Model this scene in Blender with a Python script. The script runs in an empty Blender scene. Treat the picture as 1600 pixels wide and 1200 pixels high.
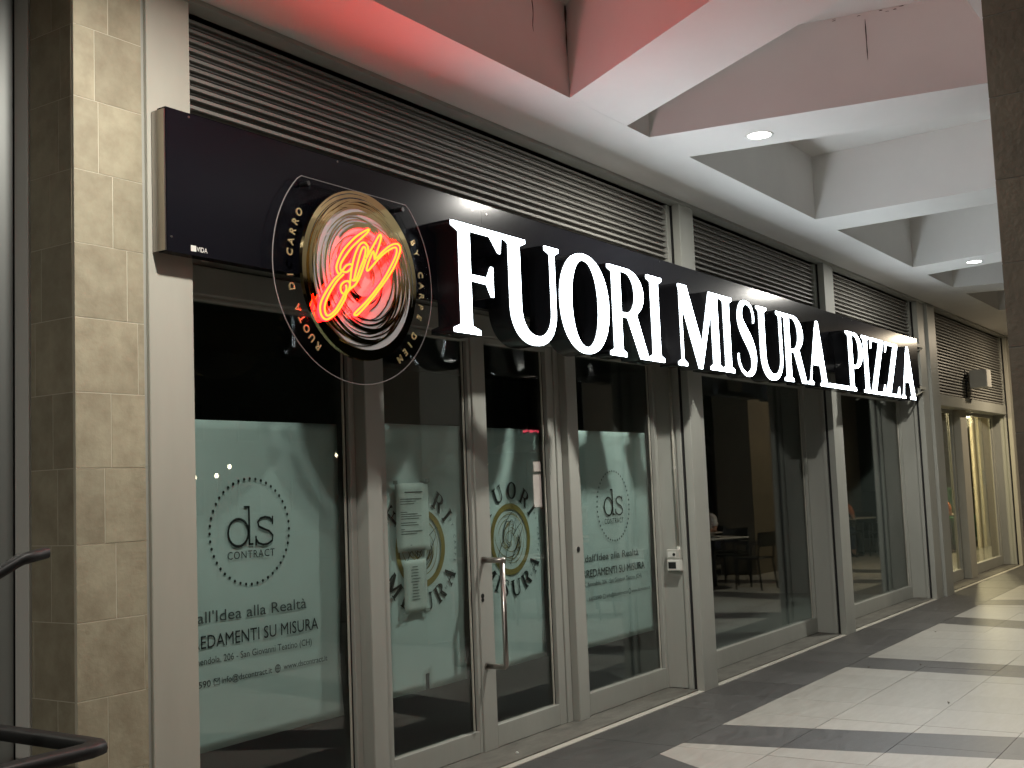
import bpy, math, random
from mathutils import Vector, Matrix
from math import radians, sin, cos, pi, hypot
random.seed(7)
S = bpy.context.scene
COL = S.collection

# ------------------------------------------------------------------ camera
CAMY, CAMH = -3.884, 1.6
yw, pt, rl, FPX = 0.59041162, 0.08979103, -0.04026817, 1813.23
fw = Vector((cos(pt)*cos(yw), cos(pt)*sin(yw), sin(pt)))
rt = fw.cross(Vector((0, 0, 1))).normalized(); up = rt.cross(fw)
RT = rt*cos(rl) + up*sin(rl); UP = -rt*sin(rl) + up*cos(rl)
cd = bpy.data.cameras.new('camera'); cam = bpy.data.objects.new('camera', cd); COL.objects.link(cam)
cd.sensor_width = 36; cd.lens = FPX*36/1600; cd.clip_end = 500; cd.clip_start = 0.05
M = Matrix((RT, UP, -fw)).transposed().to_4x4(); M.translation = Vector((0, CAMY, CAMH))
cam.matrix_world = M
S.camera = cam
def px(x, y, z):
    q = Vector((x, y, z)) - Vector((0, CAMY, CAMH)); w = q.dot(fw)
    if w <= 0.05: return None
    return 800 + FPX*q.dot(RT)/w, 600 - FPX*q.dot(UP)/w

# ------------------------------------------------------------------ world, exposure
w = bpy.data.worlds.new("World"); S.world = w; w.use_nodes = True
nt = w.node_tree; bg = nt.nodes['Background']
sk = nt.nodes.new('ShaderNodeTexSky'); sk.sky_type = 'NISHITA'; sk.sun_disc = False
sk.sun_elevation = radians(-6.0); sk.sun_rotation = radians(200)
nt.links.new(sk.outputs[0], bg.inputs[0]); bg.inputs[1].default_value = 0.05
S.view_settings.view_transform = 'Standard'; S.view_settings.look = 'None'
S.view_settings.exposure = 0.0; S.view_settings.gamma = 1.0; S.view_settings.use_curve_mapping = False
S.cycles.max_bounces = 10; S.cycles.diffuse_bounces = 5; S.cycles.glossy_bounces = 5
S.cycles.transparent_max_bounces = 24; S.cycles.use_denoising = True
S.cycles.sample_clamp_indirect = 6.0; S.cycles.caustics_reflective = False; S.cycles.caustics_refractive = False

# ------------------------------------------------------------------ materials
def mat(name, col, rough=.6, metal=0., spec=.5, noise=0., nscale=8., stretch=(1, 1, 1), bump=0., bscale=60., col2=None,
        rnd=0., emit=None, estr=0., coat=0., thr=None, rvar=0.):
    m = bpy.data.materials.new(name); m.use_nodes = True
    n, L = m.node_tree.nodes, m.node_tree.links
    b = n['Principled BSDF']; c4 = (*col, 1)
    b.inputs['Base Color'].default_value = c4; b.inputs['Roughness'].default_value = rough
    b.inputs['Metallic'].default_value = metal; b.inputs['Specular IOR Level'].default_value = spec
    b.inputs['Coat Weight'].default_value = coat
    tc = n.new('ShaderNodeTexCoord'); mp = n.new('ShaderNodeMapping'); mp.inputs['Scale'].default_value = stretch
    L.new(tc.outputs['Object'], mp.inputs[0])
    src = None
    oi = n.new('ShaderNodeObjectInfo')
    if rnd:
        ad = n.new('ShaderNodeVectorMath'); ad.operation = 'ADD'
        ml = n.new('ShaderNodeVectorMath'); ml.operation = 'SCALE'; ml.inputs[3].default_value = 37.
        L.new(oi.outputs['Random'], ml.inputs[0]); ml.inputs[0].default_value = (1, 1, 1)
        cmb = n.new('ShaderNodeCombineXYZ')
        for i in range(3): L.new(oi.outputs['Random'], cmb.inputs[i])
        L.new(cmb.outputs[0], ml.inputs[0]); L.new(mp.outputs[0], ad.inputs[0]); L.new(ml.outputs[0], ad.inputs[1])
        vec = ad.outputs[0]
    else: vec = mp.outputs[0]
    if noise:
        t = n.new('ShaderNodeTexNoise'); t.inputs['Scale'].default_value = nscale; t.inputs['Detail'].default_value = 8
        t.inputs['Roughness'].default_value = .62
        L.new(vec, t.inputs['Vector'])
        r = n.new('ShaderNodeValToRGB')
        lo, hi = thr or (.3, .7)
        r.color_ramp.elements[0].position = lo; r.color_ramp.elements[1].position = hi
        c2 = col2 or tuple(max(0, c*(1-noise)) for c in col)
        r.color_ramp.elements[0].color = (*c2, 1); r.color_ramp.elements[1].color = c4
        L.new(t.outputs['Fac'], r.inputs[0]); src = r.outputs[0]
        if rvar:
            mr = n.new('ShaderNodeMapRange'); mr.inputs[3].default_value = max(.02, rough-rvar); mr.inputs[4].default_value = min(1, rough+rvar)
            L.new(t.outputs['Fac'], mr.inputs[0]); L.new(mr.outputs[0], b.inputs['Roughness'])
    if rnd:
        hsv = n.new('ShaderNodeHueSaturation')
        mr = n.new('ShaderNodeMapRange'); mr.inputs[3].default_value = 1-rnd; mr.inputs[4].default_value = 1+rnd
        L.new(oi.outputs['Random'], mr.inputs[0]); L.new(mr.outputs[0], hsv.inputs['Value'])
        if src: L.new(src, hsv.inputs['Color'])
        else: hsv.inputs['Color'].default_value = c4
        src = hsv.outputs[0]
    if src: L.new(src, b.inputs['Base Color'])
    if bump:
        t2 = n.new('ShaderNodeTexNoise'); t2.inputs['Scale'].default_value = bscale; t2.inputs['Detail'].default_value = 6
        L.new(vec, t2.inputs['Vector'])
        bp = n.new('ShaderNodeBump'); bp.inputs['Strength'].default_value = bump; bp.inputs['Distance'].default_value = .01
        L.new(t2.outputs['Fac'], bp.inputs['Height']); L.new(bp.outputs[0], b.inputs['Normal'])
    if emit:
        b.inputs['Emission Color'].default_value = (*emit, 1); b.inputs['Emission Strength'].default_value = estr
    return m

def glassmat(name, tint, ior=1.52, rough=0.0, boost=1.0):
    m = bpy.data.materials.new(name); m.use_nodes = True
    n, L = m.node_tree.nodes, m.node_tree.links; n.clear()
    o = n.new('ShaderNodeOutputMaterial'); mx = n.new('ShaderNodeMixShader')
    tr = n.new('ShaderNodeBsdfTransparent'); tr.inputs[0].default_value = (*tint, 1)
    g = n.new('ShaderNodeBsdfGlossy'); g.inputs['Roughness'].default_value = rough
    g.inputs['Color'].default_value = (boost, boost, boost, 1)
    # faces of the pane seen from inside the slab must behave like the outside (thin architectural glass)
    geo = n.new('ShaderNodeNewGeometry'); fr = n.new('ShaderNodeFresnel')
    iv = n.new('ShaderNodeMapRange'); iv.inputs[3].default_value = ior; iv.inputs[4].default_value = 1/ior
    L.new(geo.outputs['Backfacing'], iv.inputs[0]); L.new(iv.outputs[0], fr.inputs['IOR'])
    fr2 = n.new('ShaderNodeFresnel'); fr2.inputs['IOR'].default_value = ior
    L.new(iv.outputs[0], fr.inputs['IOR'])
    L.new(fr.outputs[0], mx.inputs[0]); L.new(tr.outputs[0], mx.inputs[1]); L.new(g.outputs[0], mx.inputs[2])
    L.new(mx.outputs[0], o.inputs[0])
    return m

def emat(name, col, s):
    m = bpy.data.materials.new(name); m.use_nodes = True
    n, L = m.node_tree.nodes, m.node_tree.links; n.clear()
    o = n.new('ShaderNodeOutputMaterial'); e = n.new('ShaderNodeEmission')
    e.inputs[0].default_value = (*col, 1); e.inputs[1].default_value = s
    L.new(e.outputs[0], o.inputs[0]); return m

P = {}
P['frame'] = mat('painted_aluminium', (.395, .40, .36), .42, noise=.13, nscale=3, stretch=(1, 1, .35), bump=.05, bscale=25, spec=.4)
P['frame2'] = mat('painted_aluminium_light', (.49, .475, .405), .45, noise=.12, nscale=3, stretch=(1, 1, .3), bump=.05, bscale=30)
P['slat'] = mat('painted_slats', (.27, .262, .24), .45, noise=.15, nscale=4, rnd=.08)
P['gasket'] = mat('black_rubber', (.008, .008, .008), .5)
P['dark'] = mat('dark_backing', (.012, .012, .012), .8)
P['stone'] = mat('sand_stone_slab', (.43, .388, .275), .62, noise=.3, nscale=9, col2=(.29, .25, .17), bump=.16, bscale=55, rnd=.1, rvar=.12)
P['stoneB'] = mat('brown_stone_slab', (.15, .125, .09), .6, noise=.3, nscale=6, bump=.3, bscale=45, rnd=.08)
P['grout'] = mat('pale_grout', (.62, .58, .46), .85)
P['groutd'] = mat('dark_grout', (.16, .15, .13), .9)
P['plaster'] = mat('white_plaster', (.74, .72, .69), .75, noise=.07, nscale=1.6, bump=.06, bscale=12)
P['plasterd'] = mat('dark_render', (.22, .20, .17), .8, noise=.1, nscale=3)  # darker grey-brown wall render
P['light_tile'] = mat('pale_porcelain_tile', (.395, .385, .345), .42, noise=.3, nscale=5, stretch=(1, 5, 1), col2=(.31, .295, .26), bump=.12, bscale=40, rnd=.07, rvar=.12)
P['dark_tile'] = mat('charcoal_porcelain_tile', (.098, .096, .092), .42, noise=.4, nscale=6, stretch=(1, 4, 1), bump=.15, bscale=40, rnd=.12, rvar=.12)
P['sill'] = mat('weathered_threshold', (.17, .165, .14), .8, noise=.45, nscale=10, stretch=(.4, 1, 1), bump=.3, bscale=50)
P['strip'] = mat('pale_marble_strip', (.55, .53, .46), .5, noise=.2, nscale=12, stretch=(.5, 1, 1))
P['sign'] = mat('black_sign_sheet', (.006, .006, .009), .17, noise=.2, nscale=2, spec=.2, bump=.012, bscale=8)
P['signside'] = mat('black_letter_return', (.006, .006, .007), .22, spec=.5)
P['led'] = emat('lit_acrylic_face', (.84, .94, 1.0), 17.0)
P['gold'] = mat('gold_mirror', (.83, .66, .34), .05, metal=1., noise=.05, nscale=3)
P['goldl'] = mat('polished_gold_letter', (.86, .66, .34), .3, metal=.75)
P['goldm'] = mat('gold_print', (.30, .23, .07), .4, noise=.2, nscale=20)
P['white_ac'] = mat('milky_acrylic', (.44, .43, .43), .35, coat=.2)
P['clear'] = glassmat('clear_acrylic', (.86, .86, .87), 1.05)
P['edge'] = mat('acrylic_edge', (.30, .27, .26), .3)
P['neon'] = emat('neon_core', (1.0, .0098, .0008), 84.)
P['neonr'] = emat('neon_red_glow', (1.0, .003, .005), 34.)  # emission for the added red fringe behind the neon tube
P['steel'] = mat('brushed_steel', (.42, .39, .36), .28, metal=1., noise=.1, nscale=30, stretch=(1, 1, .1))
P['black_steel'] = mat('black_powder_coat', (.010, .010, .010), .5, spec=.3, bump=.05, bscale=120)
P['glass'] = glassmat('window_glass', (.865, .918, .902), 1.52)
P['film'] = mat('white_window_film', (.62, .715, .70), .6, noise=.1, nscale=2.2, spec=.3)
P['ink'] = mat('black_print', (.01, .012, .012), .6)
P['ink2'] = mat('grey_print', (.07, .08, .08), .6)
P['paper'] = mat('notice_paper', (.56, .62, .585), .7, noise=.06, nscale=6)
P['tape'] = mat('adhesive_tape', (.35, .38, .36), .25)
P['plastic'] = mat('grey_plastic', (.5, .49, .44), .45)
P['plastw'] = mat('white_plastic', (.72, .71, .66), .4)
P['lamp'] = emat('downlight_lens', (1., .985, .95), 14.)
P['lampw'] = emat('warm_lens', (1., .72, .38), 14.)
P['crack'] = mat('dark_crack', (.05, .035, .025), .9)
P['mdoor'] = mat('satin_metal_panel', (.34, .35, .335), .40, metal=.8, noise=.08, nscale=2, stretch=(1, 1, .2))
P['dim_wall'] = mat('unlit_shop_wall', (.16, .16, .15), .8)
P['warm_wall'] = mat('brown_interior_wall', (.20, .16, .10), .7, noise=.08, nscale=4)
P['green'] = mat('green_velvet', (.03, .12, .05), .8)
P['cream'] = mat('cream_door_frame', (.62, .56, .38), .45)
P['printc'] = mat('cream_line_print', (.75, .7, .5), .6)
P['chair'] = mat('dark_metal_chair', (.015, .015, .015), .4)
P['ttop'] = mat('pale_tabletop', (.5, .46, .4), .4)
P['wood'] = mat('oak_board', (.25, .14, .06), .5, noise=.3, nscale=8, stretch=(1, 8, 1))
P['skin'] = mat('skin', (.50, .27, .18), .5)
P['hair'] = mat('dark_hair', (.02, .013, .01), .6)
P['orange'] = mat('rust_cotton', (.45, .14, .06), .8)
P['shirtw'] = mat('white_cotton', (.75, .73, .7), .8)
P['navy'] = mat('navy_cotton', (.03, .04, .08), .8)
P['bark'] = mat('bark', (.16, .13, .10), .9, noise=.3, nscale=12, bump=.4)
P['leaf'] = mat('foliage', (.05, .085, .025), .6, rnd=.2)
P['asphalt'] = mat('plaza_asphalt', (.10, .095, .09), .8, noise=.2, nscale=5, bump=.2)
P['render'] = mat('distant_render', (.25, .23, .2), .8)
P['litwin'] = emat('lit_window', (1., .80, .68), 2.6)
P['bulb'] = emat('bulb', (1., .85, .6), 30.)
P['redled'] = emat('red_led', (1., .06, .12), 5.)
P['porcelain'] = mat('white_porcelain', (.8, .8, .78), .2)

# ------------------------------------------------------------------ builders
class MB:
    def __init__(s): s.v = []; s.f = []
    def box(s, x0, x1, y0, y1, z0, z1):
        b = len(s.v)
        for x in (x0, x1):
            for y in (y0, y1):
                for z in (z0, z1): s.v.append((x, y, z))
        for q in ((0, 1, 3, 2), (4, 6, 7, 5), (0, 4, 5, 1), (2, 3, 7, 6), (0, 2, 6, 4), (1, 5, 7, 3)):
            s.f.append([b+i for i in q])
        return s
    def bev(s, x0, x1, y0, y1, z0, z1, c=.004):
        # box with chamfered top-and-side edges: octagonal section swept along the longest axis
        d = [x1-x0, y1-y0, z1-z0]; a = d.index(max(d)); lo = [x0, y0, z0]; hi = [x1, y1, z1]
        u, v_ = [i for i in range(3) if i != a]
        c = min(c, .45*d[u], .45*d[v_])
        ring = [(lo[u]+c, lo[v_]), (hi[u]-c, lo[v_]), (hi[u], lo[v_]+c), (hi[u], hi[v_]-c), (hi[u]-c, hi[v_]), (lo[u]+c, hi[v_]), (lo[u], hi[v_]-c), (lo[u], lo[v_]+c)]
        b = len(s.v)
        for e in (lo[a], hi[a]):
            for p, q in ring:
                t = [0, 0, 0]; t[a] = e; t[u] = p; t[v_] = q; s.v.append(tuple(t))
        for i in range(8):
            j = (i+1) % 8; s.f.append([b+i, b+j, b+8+j, b+8+i])
        s.f.append([b+i for i in range(7, -1, -1)]); s.f.append([b+8+i for i in range(8)])
        return s
    def prism(s, poly, z0, z1):
        b = len(s.v); n = len(poly)
        for z in (z0, z1):
            for x, y in poly: s.v.append((x, y, z))
        for i in range(n):
            j = (i+1) % n; s.f.append([b+i, b+j, b+n+j, b+n+i])
        s.f.append([b+i for i in range(n-1, -1, -1)]); s.f.append([b+n+i for i in range(n)])
        return s
    def prismy(s, poly, y0, y1):
        b = len(s.v); n = len(poly)
        for y in (y0, y1):
            for x, z in poly: s.v.append((x, y, z))
        for i in range(n):
            j = (i+1) % n; s.f.append([b+i, b+n+i, b+n+j, b+j])
        s.f.append([b+i for i in range(n)]); s.f.append([b+n+i for i in range(n-1, -1, -1)])
        return s
    def tube(s, pts, r, n=8, closed=False):
        pts = [Vector(p) for p in pts]; m = len(pts); b = len(s.v)
        prev = None
        for i, p in enumerate(pts):
            a = pts[i-1] if (i or closed) else p; c = pts[(i+1) % m] if (i < m-1 or closed) else p
            t = (c-a)
            if t.length < 1e-9: t = Vector((0, 0, 1))
            t.normalize()
            if prev is None:
                ref = Vector((0, 0, 1)) if abs(t.z) < .9 else Vector((1, 0, 0)); u = t.cross(ref).normalized()
            else:
                u = (prev - t*prev.dot(t))
                u = u.normalized() if u.length > 1e-6 else t.orthogonal().normalized()
            prev = u; v_ = t.cross(u)
            rr = r[i] if isinstance(r, (list, tuple)) else r
            for k in range(n):
                a_ = 2*pi*k/n; s.v.append(tuple(p + u*cos(a_)*rr + v_*sin(a_)*rr))
        for i in range(m if closed else m-1):
            j = (i+1) % m
            for k in range(n):
                l = (k+1) % n; s.f.append([b+i*n+k, b+i*n+l, b+j*n+l, b+j*n+k])
        if not closed:
            s.f.append([b+k for k in range(n-1, -1, -1)]); s.f.append([b+(m-1)*n+k for k in range(n)])
        return s
    def disc(s, cx, cz, r, y0, y1, n=48, zmax=None, rz=None):
        poly = []
        for k in range(n):
            a = 2*pi*k/n; x, z = cx+r*cos(a), cz+(rz if rz and sin(a) < 0 else r)*sin(a)
            if zmax is not None: z = min(z, zmax)
            poly.append((x, z))
        if zmax is not None:
            q = [];
            for p in poly:
                if not q or hypot(p[0]-q[-1][0], p[1]-q[-1][1]) > 1e-4: q.append(p)
            poly = q
        return s.prismy(poly, y0, y1)
    def ring(s, cx, cz, r0, r1, y, n=64, a0=0, a1=2*pi):
        b = len(s.v)
        for k in range(n+1):
            a = a0+(a1-a0)*k/n
            s.v.append((cx+r0*cos(a), y, cz+r0*sin(a))); s.v.append((cx+r1*cos(a), y, cz+r1*sin(a)))
        for k in range(n): s.f.append([b+2*k, b+2*k+1, b+2*k+3, b+2*k+2])
        return s
    def lathe(s, cx, cy, prof, n=20):
        b = len(s.v); m = len(prof)
        for r, z in prof:
            for k in range(n):
                a = 2*pi*k/n; s.v.append((cx+r*cos(a), cy+r*sin(a), z))
        for i in range(m-1):
            for k in range(n):
                l = (k+1) % n; s.f.append([b+i*n+k, b+i*n+l, b+(i+1)*n+l, b+(i+1)*n+k])
        s.f.append([b+k for k in range(n-1, -1, -1)]); s.f.append([b+(m-1)*n+k for k in range(n)])
        return s
    def build(s, name, material, parent=None, kind=None, smooth=False, off=None):
        o = off or Vector((0, 0, 0))
        if parent is not None and off is None: o = wpos(parent)
        me = bpy.data.meshes.new(name)
        me.from_pydata([(v[0]-o[0], v[1]-o[1], v[2]-o[2]) for v in s.v], [], s.f)
        me.materials.append(material)
        if smooth: me.polygons.foreach_set('use_smooth', [True]*len(me.polygons))
        me.update()
        ob = bpy.data.objects.new(name, me); COL.objects.link(ob)
        if parent is not None: ob.parent = parent
        if kind: ob['kind'] = kind
        return ob
def wpos(o):
    p = Vector((0, 0, 0))
    while o is not None: p = p + Vector(o.location); o = o.parent
    return p
def thing(name, label, cat, loc=(0, 0, 0), group=None):
    o = bpy.data.objects.new(name, None); COL.objects.link(o); o.location = loc
    o.empty_display_size = .2; o['label'] = label; o['category'] = cat
    if group: o['group'] = group
    return o
def tag(o, label, cat, group=None):
    o['label'] = label; o['category'] = cat
    if group: o['group'] = group
    return o
def copy_tree(o, parent=None):
    c = o.copy(); COL.objects.link(c)
    if parent is not None: c.parent = parent
    for ch in list(o.children): copy_tree(ch, c)
    return c
def meshobj(name, me, material, parent=None):
    me.name = name; me.materials.clear(); me.materials.append(material)
    ob = bpy.data.objects.new(name, me); COL.objects.link(ob)
    if parent is not None: ob.parent = parent
    return ob

DG = None
def curve_mesh(cu):
    ob = bpy.data.objects.new('tmp', cu); COL.objects.link(ob)
    dg = bpy.context.evaluated_depsgraph_get(); me = bpy.data.meshes.new_from_object(ob.evaluated_get(dg))
    bpy.data.objects.remove(ob); return me
def text_mesh(body, bold=0., extrude=0., spacing=1.):
    cu = bpy.data.curves.new('t', 'FONT'); cu.body = body; cu.size = 1; cu.offset = bold; cu.extrude = extrude
    cu.space_character = spacing; cu.resolution_u = 3
    return curve_mesh(cu)
def text_on(name, body, x0, x1, zb, zt, y, material, parent, bold=0., spacing=1., depth=.0008):
    """text filling x0..x1, baseline zb, cap top zt, standing in the plane y and facing -y"""
    me = text_mesh(body, bold, 0, spacing)
    xs = [v.co.x for v in me.vertices]; a, b = min(xs), max(xs)
    cap = text_mesh('H'); ch = max(v.co.y for v in cap.vertices)
    o = wpos(parent)
    for v in me.vertices:
        v.co = Vector((x0+(v.co.x-a)/(b-a)*(x1-x0)-o.x, y-o.y, zb+v.co.y/ch*(zt-zb)-o.z))
    return meshobj(name, me, material, parent)
def outline_mesh(loops, extrude, offset=0.):
    """filled 2D curve from polylines (holes allowed), extruded by +-extrude along its z"""
    cu = bpy.data.curves.new('g', 'CURVE'); cu.dimensions = '2D'; cu.fill_mode = 'BOTH'; cu.extrude = extrude; cu.offset = offset
    for lp in loops:
        sp = cu.splines.new('POLY'); sp.points.add(len(lp)-1)
        for i, (x, z) in enumerate(lp): sp.points[i].co = (x, z, 0, 1)
        sp.use_cyclic_u = True
    return curve_mesh(cu)

# ------------------------------------------------------------------ serif glyphs (cap height .61)
H_ = .61
def arc(cx, cz, rx, rz, a0, a1, n=14, e=1.):
    out = []
    for k in range(n+1):
        a = radians(a0+(a1-a0)*k/n); c, s_ = cos(a), sin(a)
        c = math.copysign(abs(c)**e, c); s_ = math.copysign(abs(s_)**e, s_)
        out.append((cx+rx*c, cz+rz*s_))
    return out
def gF(): return [[(0, 0), (.248, 0), (.248, .028), (.172, .05), (.172, .294), (.315, .29), (.358, .225), (.385, .225), (.385, .40), (.358, .40), (.320, .334), (.172, .334), (.172, .568), (.36, .568), (.44, .485), (.465, .485), (.481, .61), (0, .61), (0, .58), (.064, .555), (.064, .05), (0, .028)]]
def gU():
    return [[(0, .61), (0, .582), (.052, .56)] + arc(.305, .215, .253, .228, 180, 360, 20, .9) + [(.558, .56), (.606, .582), (.606, .61), (.44, .61), (.44, .582), (.498, .56)] + arc(.337, .215, .161, .165, 360, 180, 16, .9) + [(.175, .56), (.236, .582), (.236, .61)]]
def gO(): return [arc(.31, .305, .31, .322, 0, 360, 40, .94)[:-1], arc(.312, .305, .162, .275, 0, 360, 32, .94)[:-1]]
def gR():
    return [[(0, 0), (.237, 0), (.237, .03), (.186, .05), (.186, .268), (.265, .268), (.435, .0), (.57, .0), (.405, .30)] + arc(.27, .445, .25, .165, -50, 90, 14) + [(0, .61), (0, .58), (.058, .56), (.058, .05), (0, .03)],
            [(.186, .306), (.25, .306)] + arc(.25, .441, .128, .135, -90, 90, 12)[1:] + [(.186, .576)]]
def gI(): return [[(0, 0), (.24, 0), (.24, .03), (.183, .052), (.183, .558), (.24, .58), (.24, .61), (0, .61), (0, .58), (.055, .558), (.055, .052), (0, .03)]]
def gM(): return [[(0, 0), (.155, 0), (.155, .028), (.1, .05), (.1, .45), (.34, -.005), (.405, -.005), (.597, .45), (.597, .05), (.545, .03), (.545, 0), (.79, 0), (.79, .03), (.725, .05), (.725, .56), (.775, .585), (.775, .61), (.565, .61), (.41, .2), (.19, .61), (.045, .61), (.045, .585), (.058, .56), (.058, .05), (0, .03)]]
def gS():
    c = [(.385, .44, .03), (.395, .50, .04), (.355, .575, .035), (.25, .606, .035), (.15, .575, .07), (.105, .50, .105), (.12, .425, .125), (.19, .355, .135), (.28, .285, .14), (.345, .21, .135), (.365, .14, .12), (.33, .05, .08), (.22, .008, .04), (.11, .035, .035), (.045, .105, .04), (.04, .175, .03)]
    def smooth(c):
        o = []
        for i in range(len(c)-1):
            p0, p1, p2, p3 = c[max(0, i-1)], c[i], c[i+1], c[min(len(c)-1, i+2)]
            for k in range(4):
                t = k/4
                o.append(tuple(.5*((2*p1[j])+(-p0[j]+p2[j])*t+(2*p0[j]-5*p1[j]+4*p2[j]-p3[j])*t*t+(-p0[j]+3*p1[j]-3*p2[j]+p3[j])*t**3) for j in range(3)))
        return o+[c[-1]]
    c = smooth(c); L, R = [], []
    for i, (x, z, w_) in enumerate(c):
        a = c[max(0, i-1)]; b = c[min(len(c)-1, i+1)]; dx, dz = b[0]-a[0], b[1]-a[1]; l = hypot(dx, dz)
        nx, nz = -dz/l, dx/l; L.append((x+nx*w_/2, z+nz*w_/2)); R.append((x-nx*w_/2, z-nz*w_/2))
    return [L+R[::-1]]
def gA():
    return [[(0, 0), (.165, 0), (.165, .028), (.112, .05), (.15, .19), (.345, .19), (.385, .05), (.335, .028), (.335, 0), (.567, 0), (.567, .028), (.53, .05), (.355, .62), (.285, .62), (.06, .05), (0, .028)],
            [(.163, .235), (.333, .235), (.258, .50)]]
def gP():
    return [[(0.03, 0), (.27, 0), (.27, .03), (.205, .05), (.205, .235), (.28, .235)] + arc(.28, .422, .255, .188, -90, 90, 18)[1:] + [(0, .61), (0, .58), (.075, .56), (.075, .05), (.03, .03)],
            [(.205, .275), (.27, .275)] + arc(.27, .424, .13, .149, -90, 90, 12)[1:] + [(.205, .573)]]
def gZ(): return [[(.02, .61), (.49, .61), (.49, .57), (.165, .042), (.40, .042), (.455, .13), (.49, .13), (.505, 0), (0, 0), (0, .04), (.325, .568), (.10, .568), (.05, .48), (.018, .48)]]
def gUn(): return [[(0, 0), (.62, 0), (.62, .048), (0, .048)]]
GL = {'F': gF, 'U': gU, 'O': gO, 'R': gR, 'I': gI, 'M': gM, 'S': gS, 'A': gA, 'P': gP, 'Z': gZ, '_': gUn}
GW = {'F': .481, 'U': .606, 'O': .62, 'R': .57, 'I': .24, 'M': .79, 'S': .45, 'A': .567, 'P': .535, 'Z': .505, '_': .62}

# ================================================================== SETTING
ZC, ZT = 3.82, 4.375                 # soffit and coffer heights
# rib edges on the plan: x at y=-.6 (left, right), dx per metre of -y; the floor bands mirror the ceiling ribs
RIBS = [(-3.5, -2.9, .1), (-1.0, -.4, -.2), (2.55, 3.15, 0.), (5.615, 6.30, -.605), (6.61, 7.20, .19), (9.73, 10.31, -.045), (12.82, 13.43, -.27), (14.62, 15.26, .24), (17.25, 17.9, -.12), (19.0, 19.65, .1), (24.6, 25.2, -.2)]
def ribx(i, side, y): r_ = RIBS[i]; return r_[side] + r_[2]*(-.6-y)

ground = MB().box(-40, 110, -90, 30, -.30, -.02).build('ground', P['asphalt'], kind='structure')
floor_ = MB().box(-12, 30, -4.6, .02, -.30+.285, -.006).build('arcade_floor', P['groutd'], kind='structure')

# ---- floor tiles
def clip(poly, a, b, c):      # keep a*x+b*y<=c
    out = []
    for i in range(len(poly)):
        p, q = poly[i], poly[(i+1) % len(poly)]
        dp, dq = a*p[0]+b*p[1]-c, a*q[0]+b*q[1]-c
        if dp <= 0: out.append(p)
        if dp*dq < 0:
            t = dp/(dp-dq); out.append((p[0]+(q[0]-p[0])*t, p[1]+(q[1]-p[1])*t))
    return out
def area(p): return abs(sum(p[i][0]*p[(i+1) % len(p)][1]-p[(i+1) % len(p)][0]*p[i][1] for i in range(len(p))))/2
def shrink(p, d=.0014):
    cx = sum(q[0] for q in p)/len(p); cy = sum(q[1] for q in p)/len(p)
    o = []
    for q in p:
        l = hypot(q[0]-cx, q[1]-cy); o.append((q[0]+(cx-q[0])*d/l*1.4, q[1]+(cy-q[1])*d/l*1.4))
    return o
def below(i, side):           # half plane coefficients for x <= edge(i, side)
    r_ = RIBS[i]; return 1, r_[2], r_[side]-.6*r_[2]
DXT, DYT = .571, .585
xs = [7.085+DXT*k for k in range(-33, 40)]
rows = [(-.61, -.0)] + [(-.61-DYT*(k+1), -.61-DYT*k) for k in range(7)]
vis, rest = [], {'light_tile': MB(), 'dark_tile': MB()}
for ri, (y0, y1) in enumerate(rows):
    for k in range(len(xs)-1):
        x0, x1 = xs[k], xs[k+1]
        cell = [(x0, y0), (x1, y0), (x1, y1), (x0, y1)]
        pieces = []
        if ri == 0: pieces.append(('dark_tile', cell))
        else:
            # order matters: the oblique band (index 3) lies over the light field left of band 4
            remaining = [cell]
            for i in range(len(RIBS)):
                a, b, c = below(i, 1); a2, b2, c2 = below(i, 0); nr = []
                for q in remaining:
                    band = clip(clip(q, a, b, c), -a2, -b2, -c2)
                    if len(band) > 2 and area(band) > .0004: pieces.append(('dark_tile', band))
                    l = clip(q, a2, b2, c2); r_ = clip(q, -a, -b, -c)
                    for s_ in (l, r_):
                        if len(s_) > 2 and area(s_) > .0004: nr.append(s_)
                remaining = nr
            pieces += [('light_tile', q) for q in remaining]
        for nm, q in pieces:
            cx = sum(p[0] for p in q)/len(q); cy = sum(p[1] for p in q)/len(q)
            pp = px(cx, cy, 0); q = shrink(q)
            dz = random.uniform(-.0006, .0006)
            if pp and -60 < pp[0] < 1680 and pp[1] < 1290 and cx < 22: vis.append((nm, q, dz, cx, cy))
            else: rest[nm].prism(q, -.006, dz)
for nm, q, dz, cx, cy in vis:
    MB().prism(q, -.0059, dz).build(nm, P[nm], floor_)
rest['light_tile'].build('light_paving', P['light_tile'], floor_, kind='stuff')
rest['dark_tile'].build('dark_paving', P['dark_tile'], floor_, kind='stuff')

# ---- ceiling
ceil_ = MB().box(-12, 30, -4.6, .12, ZT, ZT+.15).build('ceiling', P['plaster'], kind='structure')
MB().box(-12, 30, -.6, .12, ZC, ZT).build('soffit', P['plaster'], ceil_)
MB().box(-12, 30, -4.6, -2.77, ZC, ZT).build('soffit', P['plaster'], ceil_)
for i in range(len(RIBS)):
    y0, y1 = -2.77, -.6
    MB().prism([(ribx(i, 0, y0), y0), (ribx(i, 1, y0), y0), (ribx(i, 1, y1), y1), (ribx(i, 0, y1), y1)], ZC+(.0005 if i == 3 else 0), ZT).build('rib', P['plaster'], ceil_)
MB().box(-12, 30, -.012, .09, 3.795, 3.8195).build('edge_trim', P['frame'], ceil_)
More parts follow.
